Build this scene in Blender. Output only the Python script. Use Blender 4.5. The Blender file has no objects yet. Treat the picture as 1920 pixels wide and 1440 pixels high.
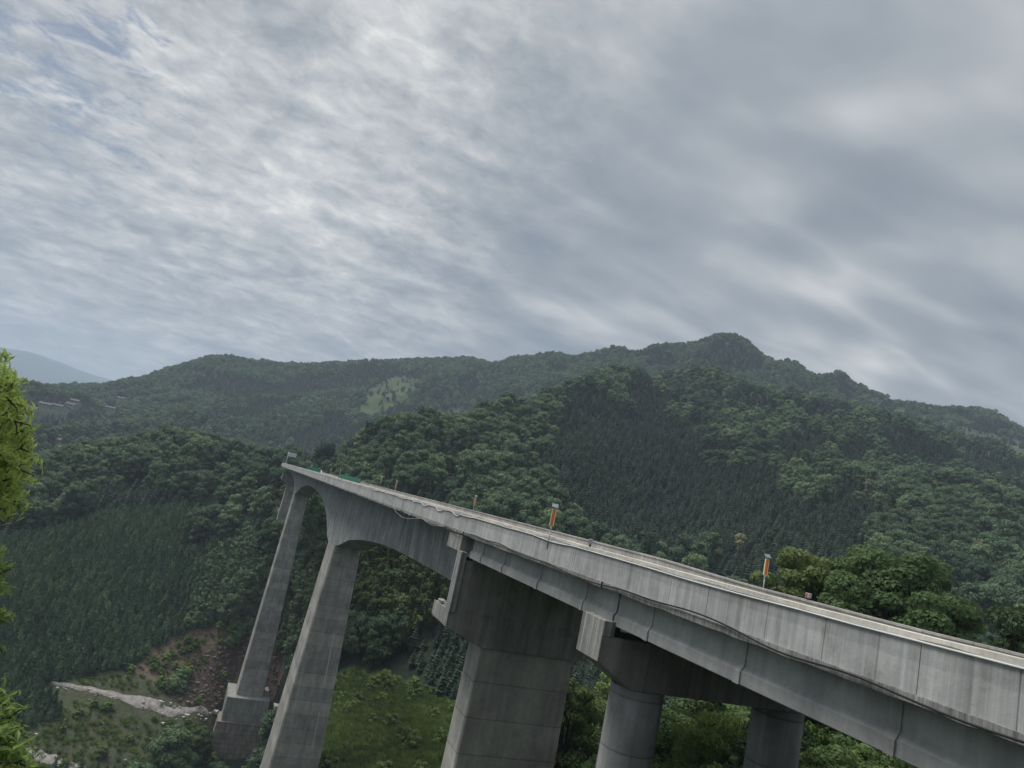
import bpy, bmesh, math, random
import numpy as np
from mathutils import Vector, Matrix
R = math.radians
rng = np.random.default_rng(7)
random.seed(7)
scn = bpy.context.scene
COL = scn.collection

# ------------------------------------------------------------------ camera
PITCH, ROLL, FPX = R(9.854), R(12.2), 1331.0
cam = bpy.data.cameras.new('camera')
cam.sensor_width = 36.0
cam.lens = FPX / 1920 * 36.0
cam.clip_start, cam.clip_end = 0.1, 40000
camo = bpy.data.objects.new('camera', cam)
COL.objects.link(camo)
cr, sr, ct, st = math.cos(ROLL), math.sin(ROLL), math.cos(PITCH), math.sin(PITCH)
RX = Vector((cr, -sr * st, sr * ct)); UX = Vector((-sr, -cr * st, cr * ct)); FX = Vector((0, ct, st))
camo.matrix_world = Matrix(((RX.x, UX.x, -FX.x, 0), (RX.y, UX.y, -FX.y, 0), (RX.z, UX.z, -FX.z, 0), (0, 0, 0, 1)))
scn.camera = camo

# ------------------------------------------------------------------ render settings
scn.view_settings.view_transform = 'Standard'
scn.view_settings.look = 'None'
scn.view_settings.exposure = 0.0
scn.view_settings.gamma = 1.0
scn.render.engine = 'CYCLES'
cy = scn.cycles
cy.use_denoising = True
try:
    cy.denoiser = 'OPENIMAGEDENOISE'
    cy.denoising_input_passes = 'RGB_ALBEDO_NORMAL'
    cy.denoising_prefilter = 'ACCURATE'
except Exception:
    pass
cy.max_bounces = 5; cy.diffuse_bounces = 3; cy.glossy_bounces = 2; cy.transmission_bounces = 2
cy.volume_bounces = 1; cy.transparent_max_bounces = 4
cy.sample_clamp_indirect = 4.0

# ------------------------------------------------------------------ node helpers
class NT:
    def __init__(s, tree):
        s.t = tree; s.n = tree.nodes; s.l = tree.links
    def node(s, typ, **kw):
        n = s.n.new(typ)
        for k, v in kw.items(): setattr(n, k, v)
        return n
    def put(s, sock, v):
        if hasattr(v, 'links') or isinstance(v, bpy.types.NodeSocket): s.l.new(v, sock)
        elif v is not None: sock.default_value = v
    def math(s, op, a, b=None, c=None, clamp=False):
        n = s.node('ShaderNodeMath', operation=op, use_clamp=clamp)
        s.put(n.inputs[0], a)
        if b is not None: s.put(n.inputs[1], b)
        if c is not None: s.put(n.inputs[2], c)
        return n.outputs[0]
    def vmath(s, op, a, b=None, scale=None):
        n = s.node('ShaderNodeVectorMath', operation=op)
        s.put(n.inputs[0], a)
        if b is not None: s.put(n.inputs[1], b)
        if scale is not None: s.put(n.inputs['Scale'], scale)
        return n.outputs['Value'] if op in ('DOT_PRODUCT', 'LENGTH', 'DISTANCE') else n.outputs[0]
    def mapr(s, v, a, b, c=0.0, d=1.0, smooth=False):
        n = s.node('ShaderNodeMapRange')
        n.interpolation_type = 'SMOOTHSTEP' if smooth else 'LINEAR'
        n.clamp = True
        s.put(n.inputs[0], v)
        for i, x in enumerate((a, b, c, d)): s.put(n.inputs[1 + i], x)
        return n.outputs[0]
    def noise(s, vec, scale, detail=4, rough=0.55, dist=0.0):
        n = s.node('ShaderNodeTexNoise')
        s.put(n.inputs['Vector'], vec)
        n.inputs['Scale'].default_value = scale; n.inputs['Detail'].default_value = detail
        n.inputs['Roughness'].default_value = rough; n.inputs['Distortion'].default_value = dist
        return n.outputs['Fac']
    def mapping(s, vec, loc=(0, 0, 0), rot=(0, 0, 0), sc=(1, 1, 1)):
        n = s.node('ShaderNodeMapping')
        s.put(n.inputs[0], vec)
        n.inputs[1].default_value = loc; n.inputs[2].default_value = rot; n.inputs[3].default_value = sc
        return n.outputs[0]
    def mix(s, f, a, b, mode='MIX'):
        n = s.node('ShaderNodeMix', data_type='RGBA', blend_type=mode)
        n.clamp_factor = True
        s.put(n.inputs[0], f)
        s.put(n.inputs[6], a if not isinstance(a, tuple) else (*a[:3], 1))
        s.put(n.inputs[7], b if not isinstance(b, tuple) else (*b[:3], 1))
        return n.outputs[2]
    def ramp(s, f, stops):
        n = s.node('ShaderNodeValToRGB')
        s.put(n.inputs[0], f)
        el = n.color_ramp.elements
        while len(el) < len(stops): el.new(0.5)
        for e, (p, c) in zip(el, stops):
            e.position = p; e.color = (*c, 1)
        return n.outputs[0]

# ------------------------------------------------------------------ world: overcast sky with drifting cloud texture
SUN_EL, SUN_AZ = R(58), R(-70)          # azimuth from +Y (camera heading) towards +X; the sun stands high, to the left
def dirv(az, el):
    a, e = R(az), R(el)
    return (math.sin(a) * math.cos(e), math.cos(a) * math.cos(e), math.sin(e))
world = bpy.data.worlds.new('World')
scn.world = world
world.use_nodes = True
W = NT(world.node_tree)
W.n.clear()
tc = W.node('ShaderNodeTexCoord').outputs['Generated']
d = W.vmath('NORMALIZE', tc)
sep = W.node('ShaderNodeSeparateXYZ'); W.put(sep.inputs[0], d)
dz = W.math('MAXIMUM', sep.outputs[2], 0.0)
zc = W.math('ADD', dz, 0.10)
comb = W.node('ShaderNodeCombineXYZ')
W.put(comb.inputs[0], W.math('DIVIDE', sep.outputs[0], zc)); W.put(comb.inputs[1], W.math('DIVIDE', sep.outputs[1], zc))
p = comb.outputs[0]
def blob(az, el, size, amp, flat=1.0):
    """soft patch of cloud round a direction; flat>1 squeezes it in height"""
    c = Vector(dirv(az, el))
    dd = W.vmath('SUBTRACT', d, tuple(c))
    if flat != 1.0: dd = W.vmath('MULTIPLY', dd, (1, 1, flat))
    l2 = W.vmath('DOT_PRODUCT', dd, dd)
    return W.math('MULTIPLY', W.math('EXPONENT', W.math('MULTIPLY', l2, -1.0 / R(size) ** 2)), amp)
def total(*xs):
    t = xs[0]
    for x in xs[1:]: t = W.math('ADD', t, x)
    return t
left = W.mapr(W.vmath('DOT_PRODUCT', d, dirv(-70, 18)), 0.18, 0.66, 0, 1, True)
right = W.math('SUBTRACT', 1.0, left)
zc2 = W.math('ADD', dz, 0.26)
comb2 = W.node('ShaderNodeCombineXYZ')
W.put(comb2.inputs[0], W.math('DIVIDE', sep.outputs[0], zc2)); W.put(comb2.inputs[1], W.math('DIVIDE', sep.outputs[1], zc2))
def bands(ang, sx, sy, loc=(0, 0, 0), p=p):
    # cloud coordinates stretched along a wind direction (degrees from +X towards +Y)
    return W.mapping(W.mapping(p, rot=(0, 0, R(-ang))), loc=loc, sc=(sx, sy, 1))
fine = W.noise(bands(20, 1.0, 1.45, p=comb2.outputs[0]), 5.2, 8, 0.62, 0.35)
wisp = W.noise(bands(24, 1.0, 1.25, (3, 7, 0), p=comb2.outputs[0]), 15.0, 7, 0.62, 0.4)
broad = W.noise(W.mapping(d, loc=(2.3, 0.7, 1.9), sc=(2.6, 2.6, 6.5)), 1.0, 4, 0.5, 0.5)
soft = W.noise(bands(17, 0.8, 1.9, (5, 1, 0), p=comb2.outputs[0]), 4.4, 2, 0.45, 0.3)
v = total(W.math('MULTIPLY', W.math('MULTIPLY', W.math('SUBTRACT', fine, 0.5), 1.2), left),
          W.math('MULTIPLY', W.math('MULTIPLY', W.math('SUBTRACT', wisp, 0.5), 0.95), left),
          W.math('MULTIPLY', W.math('SUBTRACT', broad, 0.5), W.mapr(left, 0, 1, 1.05, 0.35)),
          W.math('MULTIPLY', W.math('MULTIPLY', W.math('SUBTRACT', soft, 0.5), W.mapr(dz, 0.28, 0.52, 1.35, 0.5)), W.mapr(left, 0, 1, 1, 0.4)),
          W.mapr(left, 0, 1, 0.34, 0.50),
          blob(-20, 19, 7, 0.22, 1.8), blob(-14, 33, 9, 0.15), blob(3, 39, 6, 0.15), blob(-33, 22, 12, 0.06),
          blob(10, 33, 8, -0.16), blob(4, 24, 10, -0.12), blob(-2, 17, 8, -0.10, 1.6),
          blob(23.5, 33, 4.0, 0.30, 2.0), blob(14, 33.5, 2.6, 0.16, 1.6), blob(18, 27, 3.2, 0.26, 1.5), blob(33, 33, 6, 0.12, 1.5), blob(36, 40, 9, 0.12), blob(29, 16, 5, 0.24, 2.0), blob(9, 18, 4, 0.16, 2.4), blob(2, 16.5, 4, 0.14, 2.4), blob(23, 21, 4, 0.14, 2.2),
          blob(22, 17.5, 2.6, 0.16, 2.2), blob(30, 24, 7, -0.06))
cloud = W.ramp(v, [(0.0, (0.225, 0.262, 0.310)), (0.28, (0.330, 0.362, 0.398)), (0.5, (0.460, 0.480, 0.502)), (0.75, (0.66, 0.665, 0.665)), (1.0, (0.92, 0.905, 0.875))])
gapn = W.noise(bands(40, 0.9, 1.5, (1.7, 0.4, 0), p=comb2.outputs[0]), 12.0, 7, 0.65, 0.4)
gapm = total(blob(-43, 25, 9, 0.25), blob(-34, 24, 9, 0.17), blob(-18, 21, 5, 0.14), blob(-33, 15, 7, 0.15))
gap = W.mapr(total(gapn, gapm), 0.74, 0.98, 0, 0.85, True)
sky = W.node('ShaderNodeTexSky', sky_type='NISHITA')
sky.sun_disc = False
sky.sun_elevation = SUN_EL; sky.sun_rotation = SUN_AZ
sky.air_density = 1.0; sky.dust_density = 1.0
nish = W.vmath('SCALE', sky.outputs[0], scale=0.065)
skyc = W.mix(gap, cloud, nish)
# an overcast sky is several times brighter overhead than near the horizon
zen = W.mapr(dz, 0.62, 1.0, 1.0, 3.8, True)
back = W.mapr(sep.outputs[1], 0.45, -0.5, 1.0, 0.9, True)
skyc = W.vmath('SCALE', skyc, scale=W.math('MULTIPLY', zen, back))
low = W.mapr(sep.outputs[2], -0.02, 0.0, 0.25, 1.0)
skyc = W.vmath('SCALE', skyc, scale=low)
bg = W.node('ShaderNodeBackground'); W.put(bg.inputs[0], skyc); bg.inputs[1].default_value = 1.0
wo = W.node('ShaderNodeOutputWorld'); W.l.new(bg.outputs[0], wo.inputs[0])
world.cycles.sampling_method = 'MANUAL'
world.cycles.sample_map_resolution = 512

# ------------------------------------------------------------------ sun behind the cloud sheet
sl = bpy.data.lights.new('sun', 'SUN')
sl.energy = 2.6; sl.angle = R(22); sl.color = (1.0, 0.97, 0.92)
so = bpy.data.objects.new('sun', sl)
sd = Vector(dirv(math.degrees(SUN_AZ), math.degrees(SUN_EL)))
so.rotation_euler = (-sd).to_track_quat('-Z', 'Y').to_euler()
so.location = (0, 0, 400)
COL.objects.link(so)

# ------------------------------------------------------------------ object helpers
def tag(o, label=None, cat=None, group=None, kind=None):
    if label: o['label'] = label
    if cat: o['category'] = cat
    if group: o['group'] = group
    if kind: o['kind'] = kind
    return o
def empty(name, loc, rz=0.0):
    o = bpy.data.objects.new(name, None)
    o.location = loc; o.rotation_euler = (0, 0, rz); o.empty_display_size = 0.5
    COL.objects.link(o)
    return o
def link_mesh(name, me, mat=None, parent=None, loc=None):
    o = bpy.data.objects.new(name, me)
    if mat is not None and not me.materials:
        for m in (mat if isinstance(mat, (list, tuple)) else [mat]): me.materials.append(m)
    COL.objects.link(o)
    if parent is not None: o.parent = parent
    if loc is not None: o.location = loc
    return o
def np_mesh(name, V, F, mi=None, smooth=False):
    """V (n,3) array; F list of index arrays, each (m,3) or (m,4)"""
    me = bpy.data.meshes.new(name)
    V = np.asarray(V, dtype=np.float32)
    loops = []; starts = []; tot = 0
    for f in F:
        f = np.asarray(f, dtype=np.int32)
        if len(f) == 0: continue
        k = f.shape[1]
        starts.append(tot + np.arange(len(f)) * k); loops.append(f.ravel()); tot += f.size
    me.vertices.add(len(V)); me.vertices.foreach_set('co', V.ravel())
    L = np.concatenate(loops); S = np.concatenate(starts)
    me.loops.add(len(L)); me.loops.foreach_set('vertex_index', L.astype(np.int32))
    me.polygons.add(len(S)); me.polygons.foreach_set('loop_start', S.astype(np.int32))
    if mi is not None: me.polygons.foreach_set('material_index', np.asarray(mi, dtype=np.int32))
    me.polygons.foreach_set('use_smooth', np.full(len(S), smooth))
    me.update(calc_edges=True)
    me.validate()
    return me
class MB:
    """collects boxes, prisms and tubes in one mesh"""
    def __init__(s): s.bm = bmesh.new()
    def box(s, x0, x1, y0, y1, z0, z1, mi=0):
        vs = [s.bm.verts.new(c) for c in ((x0, y0, z0), (x1, y0, z0), (x1, y1, z0), (x0, y1, z0), (x0, y0, z1), (x1, y0, z1), (x1, y1, z1), (x0, y1, z1))]
        for q in ((3, 2, 1, 0), (4, 5, 6, 7), (0, 1, 5, 4), (1, 2, 6, 5), (2, 3, 7, 6), (3, 0, 4, 7)):
            s.bm.faces.new([vs[i] for i in q]).material_index = mi
        return s
    def loft(s, rings, cap=True, mi=0, smooth=False):
        rs = [[s.bm.verts.new(c) for c in r] for r in rings]
        n = len(rs[0])
        for a, b in zip(rs[:-1], rs[1:]):
            for i in range(n):
                f = s.bm.faces.new((a[i], a[(i + 1) % n], b[(i + 1) % n], b[i])); f.material_index = mi; f.smooth = smooth
        if cap:
            s.bm.faces.new(rs[0][::-1]).material_index = mi
            s.bm.faces.new(rs[-1]).material_index = mi
        return s
    def tube(s, pts, rad, n=8, mi=0):
        pts = [Vector(q) for q in pts]
        rings = []
        for i, q in enumerate(pts):
            t = (pts[min(i + 1, len(pts) - 1)] - pts[max(i - 1, 0)]).normalized()
            a = t.cross(Vector((0.3, 0.2, 1)) if abs(t.z) < 0.9 else Vector((1, 0, 0.1))).normalized(); b = t.cross(a)
            rr = rad[i] if isinstance(rad, (list, tuple)) else rad
            rings.append([q + (a * math.cos(2 * math.pi * k / n) + b * math.sin(2 * math.pi * k / n)) * rr for k in range(n)])
        return s.loft(rings, mi=mi, smooth=True)
    def build(s, name, mat, parent=None, loc=None, bevel=0.0):
        bmesh.ops.recalc_face_normals(s.bm, faces=s.bm.faces)
        if bevel:
            bmesh.ops.bevel(s.bm, geom=list(s.bm.edges), offset=bevel, segments=1, affect='EDGES', profile=0.5)
        me = bpy.data.meshes.new(name); s.bm.to_mesh(me); s.bm.free()
        return link_mesh(name, me, mat, parent, loc)
def copy_tree(o, parent=None):
    c = o.copy(); COL.objects.link(c)
    if parent is not None: c.parent = parent
    for ch in list(o.children): copy_tree(ch, c)
    return c

# ------------------------------------------------------------------ materials
def new_mat(name):
    m = bpy.data.materials.new(name); m.use_nodes = True
    t = NT(m.node_tree); t.n.clear()
    out = t.node('ShaderNodeOutputMaterial')
    b = t.node('ShaderNodeBsdfPrincipled')
    b.inputs['Roughness'].default_value = 0.85
    b.inputs['Specular IOR Level'].default_value = 0.25
    t.l.new(b.outputs[0], out.inputs[0])
    return m, t, b, out
def plain(name, col, rough=0.6, metal=0.0, var=0.12):
    m, t, b, _ = new_mat(name)
    o = t.node('ShaderNodeTexCoord').outputs['Object']
    n = t.noise(o, 6.0, 4)
    c = t.mix(n, tuple(x * (1 - var) for x in col), tuple(min(1, x * (1 + var)) for x in col))
    t.put(b.inputs['Base Color'], c)
    b.inputs['Roughness'].default_value = rough; b.inputs['Metallic'].default_value = metal
    return m
def concrete(name, col, streak=0.5, seam=0.0, course=0.0, dirt=0.5, sscale=2.2, white=0.0, seamw=0.012, band=None, pale=False, minor=0.0):
    """cast concrete: cloudy tone, vertical run-off streaks, form seams along the bridge (y) and lift lines (z)"""
    m, t, b, _ = new_mat(name)
    o = t.node('ShaderNodeTexCoord').outputs['Object']
    s3 = t.node('ShaderNodeSeparateXYZ'); t.put(s3.inputs[0], o)
    cl = t.noise(o, 0.35, 6, 0.65)
    cl2 = t.noise(o, 2.4, 6, 0.7)
    st_ = t.noise(t.mapping(o, sc=(sscale, sscale, 0.10)), 1.0, 5, 0.7, 0.15)
    st2 = t.noise(t.mapping(o, loc=(3, 9, 2), sc=(sscale * 2.6, sscale * 2.6, 0.16)), 1.0, 4, 0.6)
    f = t.mapr(cl, 0.34, 0.68, 0.70, 1.16)
    f = t.math('MULTIPLY', f, t.mapr(cl2, 0.3, 0.72, 0.90, 1.07))
    f = t.math('MULTIPLY', f, t.mapr(st_, 0.33, 0.62, 1 - 0.62 * streak, 1.06))
    f = t.math('MULTIPLY', f, t.mapr(st2, 0.36, 0.6, 1 - 0.40 * streak, 1.05))
    if seam:
        fr = t.math('FRACT', t.math('DIVIDE', s3.outputs[1], seam))
        ln = t.math('MINIMUM', t.mapr(fr, 0.0, seamw, 0.35, 1.0), t.mapr(fr, 1 - seamw, 1.0, 1.0, 0.35))
        f = t.math('MULTIPLY', f, ln)
    if minor:
        fm = t.math('FRACT', t.math('DIVIDE', s3.outputs[1], minor))
        mk_ = t.mapr(t.noise(t.mapping(o, sc=(0.3, 0.5, 0.9)), 1.0, 3, 0.6), 0.44, 0.6, 0, 0.45, True)
        lm = t.math('SUBTRACT', 1.0, t.math('MULTIPLY', t.mapr(fm, 0.0, 0.022, 1, 0), mk_))
        fh = t.math('FRACT', t.math('ADD', t.math('MULTIPLY', s3.outputs[2], 1.9), t.math('MULTIPLY', cl2, 0.12)))
        lh = t.math('SUBTRACT', 1.0, t.math('MULTIPLY', t.mapr(fh, 0.0, 0.05, 0.6, 0), t.mapr(cl2, 0.55, 0.7, 0, 0.6, True)))
        f = t.math('MULTIPLY', f, t.math('MULTIPLY', lm, lh))
    if course:
        wz = t.math('ADD', t.math('DIVIDE', s3.outputs[2], course), t.math('MULTIPLY', cl2, 0.06))
        fr = t.math('FRACT', wz)
        ln = t.mapr(fr, 0.0, 0.05, 2.4 if pale else 0.52, 1.0)
        stp = t.node('ShaderNodeTexWhiteNoise', noise_dimensions='1D'); t.put(stp.inputs['W'], t.math('FLOOR', wz))
        f = t.math('MULTIPLY', t.math('MULTIPLY', f, ln), t.mapr(stp.outputs[0], 0, 1, 0.82, 1.10))
    c = t.vmath('SCALE', t.mix(cl2, tuple(col), (col[0] * 1.0, col[1] * 0.985, col[2] * 0.95)), scale=f)
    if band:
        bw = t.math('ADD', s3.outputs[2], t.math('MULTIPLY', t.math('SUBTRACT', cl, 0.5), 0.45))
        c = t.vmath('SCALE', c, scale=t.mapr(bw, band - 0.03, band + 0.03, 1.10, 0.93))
    if dirt:
        dn = t.mapr(t.noise(o, 0.9, 8, 0.75), 0.54, 0.74, 0, dirt, True)
        c = t.mix(dn, c, (col[0] * 0.36, col[1] * 0.35, col[2] * 0.32))
    if white:
        wn = t.mapr(t.noise(t.mapping(o, loc=(20, 3, 1), sc=(sscale * 1.3, sscale * 1.3, 0.07)), 1.0, 3, 0.55), 0.60, 0.70, 0, white, True)
        c = t.mix(wn, c, (0.62, 0.62, 0.60))
    t.put(b.inputs['Base Color'], c)
    bp = t.node('ShaderNodeBump'); bp.inputs['Strength'].default_value = 0.35; bp.inputs['Distance'].default_value = 0.03
    t.put(bp.inputs['Height'], t.noise(o, 7.0, 6, 0.7)); t.put(b.inputs['Normal'], bp.outputs[0])
    b.inputs['Roughness'].default_value = 0.9
    return m
def foliage(name, dark, light, trans=0.25, stand=0.012, rough=0.65):
    """leaves: per-tree tone, per-stand tone, leaf-scale mottling, a little light through the blade"""
    m, t, b, out = new_mat(name)
    oi = t.node('ShaderNodeObjectInfo')
    g = t.node('ShaderNodeNewGeometry')
    st_ = t.noise(g.outputs['Position'], stand, 3, 0.6)
    lf = t.noise(t.node('ShaderNodeTexCoord').outputs['Object'], 1.3, 4, 0.7)
    f = t.math('ADD', t.math('MULTIPLY', oi.outputs['Random'], 0.62), t.math('ADD', t.mapr(st_, 0.32, 0.68, -0.15, 0.42), t.mapr(lf, 0.3, 0.7, -0.05, 0.25)))
    c = t.mix(f, dark, light)
    c = t.mix(t.mapr(oi.outputs['Random'], 0.80, 0.98, 0, 0.55), c, tuple(x * q_ for x, q_ in zip(light, (1.45, 1.28, 1.15))))
    t.put(b.inputs['Base Color'], c)
    b.inputs['Roughness'].default_value = rough
    if trans:
        tr = t.node('ShaderNodeBsdfTranslucent'); t.put(tr.inputs[0], t.mix(0.4, c, tuple(x * 1.3 for x in light)))
        mx = t.node('ShaderNodeMixShader'); mx.inputs[0].default_value = trans
        t.l.new(b.outputs[0], mx.inputs[1]); t.l.new(tr.outputs[0], mx.inputs[2]); t.l.new(mx.outputs[0], out.inputs[0])
    return m
M = dict(
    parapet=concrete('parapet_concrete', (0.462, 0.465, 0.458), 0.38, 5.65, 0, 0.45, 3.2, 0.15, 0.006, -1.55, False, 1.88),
    parapet_far=concrete('far_parapet_concrete', (0.46, 0.435, 0.41), 0.28, 5.65, 0, 0.3, 2.0, 0.0, 0.006),
    core=concrete('rough_core_concrete', (0.58, 0.545, 0.48), 0.15, 0, 0, 0.5, 3.0),
    slab=concrete('slab_edge_concrete', (0.42, 0.415, 0.40), 0.85, 0, 0, 0.6, 5.5, 0.15),
    girder=concrete('girder_concrete', (0.385, 0.388, 0.385), 0.16, 0, 0, 0.25, 1.5),
    box=concrete('box_girder_concrete', (0.40, 0.41, 0.415), 0.55, 4.2, 0, 0.25, 0.85, 0.35, 0.008),
    pier=concrete('pier_concrete', (0.41, 0.395, 0.37), 0.26, 0, 2.6, 0.5, 0.7, 0.28),
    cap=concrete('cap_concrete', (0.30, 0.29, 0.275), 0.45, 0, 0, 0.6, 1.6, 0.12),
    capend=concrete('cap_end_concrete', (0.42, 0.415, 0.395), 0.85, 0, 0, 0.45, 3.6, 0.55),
    column=concrete('column_concrete', (0.36, 0.36, 0.36), 0.3, 0, 2.4, 0.25, 1.6),
    plinth=concrete('plinth_stone', (0.36, 0.315, 0.285), 0.6, 0, 1.6, 0.5, 0.8, 0.35, 0.012, None, True),
    road=concrete('deck_surface', (0.30, 0.29, 0.27), 0.1, 0, 0, 0.5, 1.0),
    rubber=plain('black_rubber', (0.02, 0.02, 0.022), 0.5),
    cable_white=plain('white_conduit', (0.62, 0.61, 0.58), 0.5),
    steel=plain('galvanised_steel', (0.50, 0.52, 0.54), 0.45, 0.3),
    orange=plain('orange_reflector', (0.75, 0.20, 0.02), 0.4),
    cream=plain('cream_panel', (0.70, 0.66, 0.55), 0.5),
    solar=plain('solar_cell', (0.20, 0.225, 0.235), 0.25),
    red=plain('red_lens', (0.45, 0.07, 0.05), 0.35),
    grey=plain('grey_plastic', (0.33, 0.34, 0.35), 0.5),
    green=plain('green_panel', (0.015, 0.16, 0.09), 0.5),
    carpaint=plain('white_car_paint', (0.75, 0.76, 0.78), 0.25),
    glass=plain('dark_glass', (0.03, 0.035, 0.045), 0.08),
    sign=plain('pale_sign_face', (0.45, 0.55, 0.60), 0.4),
    roof=plain('grey_tile_roof', (0.12, 0.118, 0.118), 0.8),
    wall=plain('pale_plaster', (0.27, 0.26, 0.245), 0.85),
    bark=plain('bark', (0.055, 0.045, 0.035), 0.9, 0, 0.4),
    stone=plain('pale_stone', (0.46, 0.44, 0.41), 0.9, 0, 0.25),
    fir=foliage('fir_needles', (0.020, 0.038, 0.026), (0.056, 0.094, 0.052), 0.12),
    young=foliage('young_fir_needles', (0.032, 0.068, 0.038), (0.135, 0.215, 0.110), 0.15, 0.03),
    broad=foliage('broadleaf_leaves', (0.026, 0.058, 0.034), (0.155, 0.232, 0.112), 0.22),
    bamboo=foliage('bamboo_leaves', (0.055, 0.095, 0.034), (0.14, 0.20, 0.070), 0.25),
    bloom=foliage('flowering_leaves', (0.11, 0.13, 0.068), (0.25, 0.265, 0.14), 0.2, 0.05),
    fore=foliage('bright_leaves', (0.100, 0.165, 0.040), (0.27, 0.37, 0.10), 0.45, 0.8, 0.45),
    darkleaf=foliage('dark_leaves', (0.024, 0.045, 0.020), (0.08, 0.125, 0.045), 0.25, 0.05),
    midleaf=foliage('mid_leaves', (0.062, 0.110, 0.040), (0.19, 0.275, 0.095), 0.34, 0.08),
    limeleaf=foliage('lime_leaves', (0.065, 0.098, 0.030), (0.185, 0.235, 0.075), 0.3, 0.10),
    grass=foliage('grass_blades', (0.070, 0.120, 0.033), (0.20, 0.27, 0.075), 0.25, 0.05),
)

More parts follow.
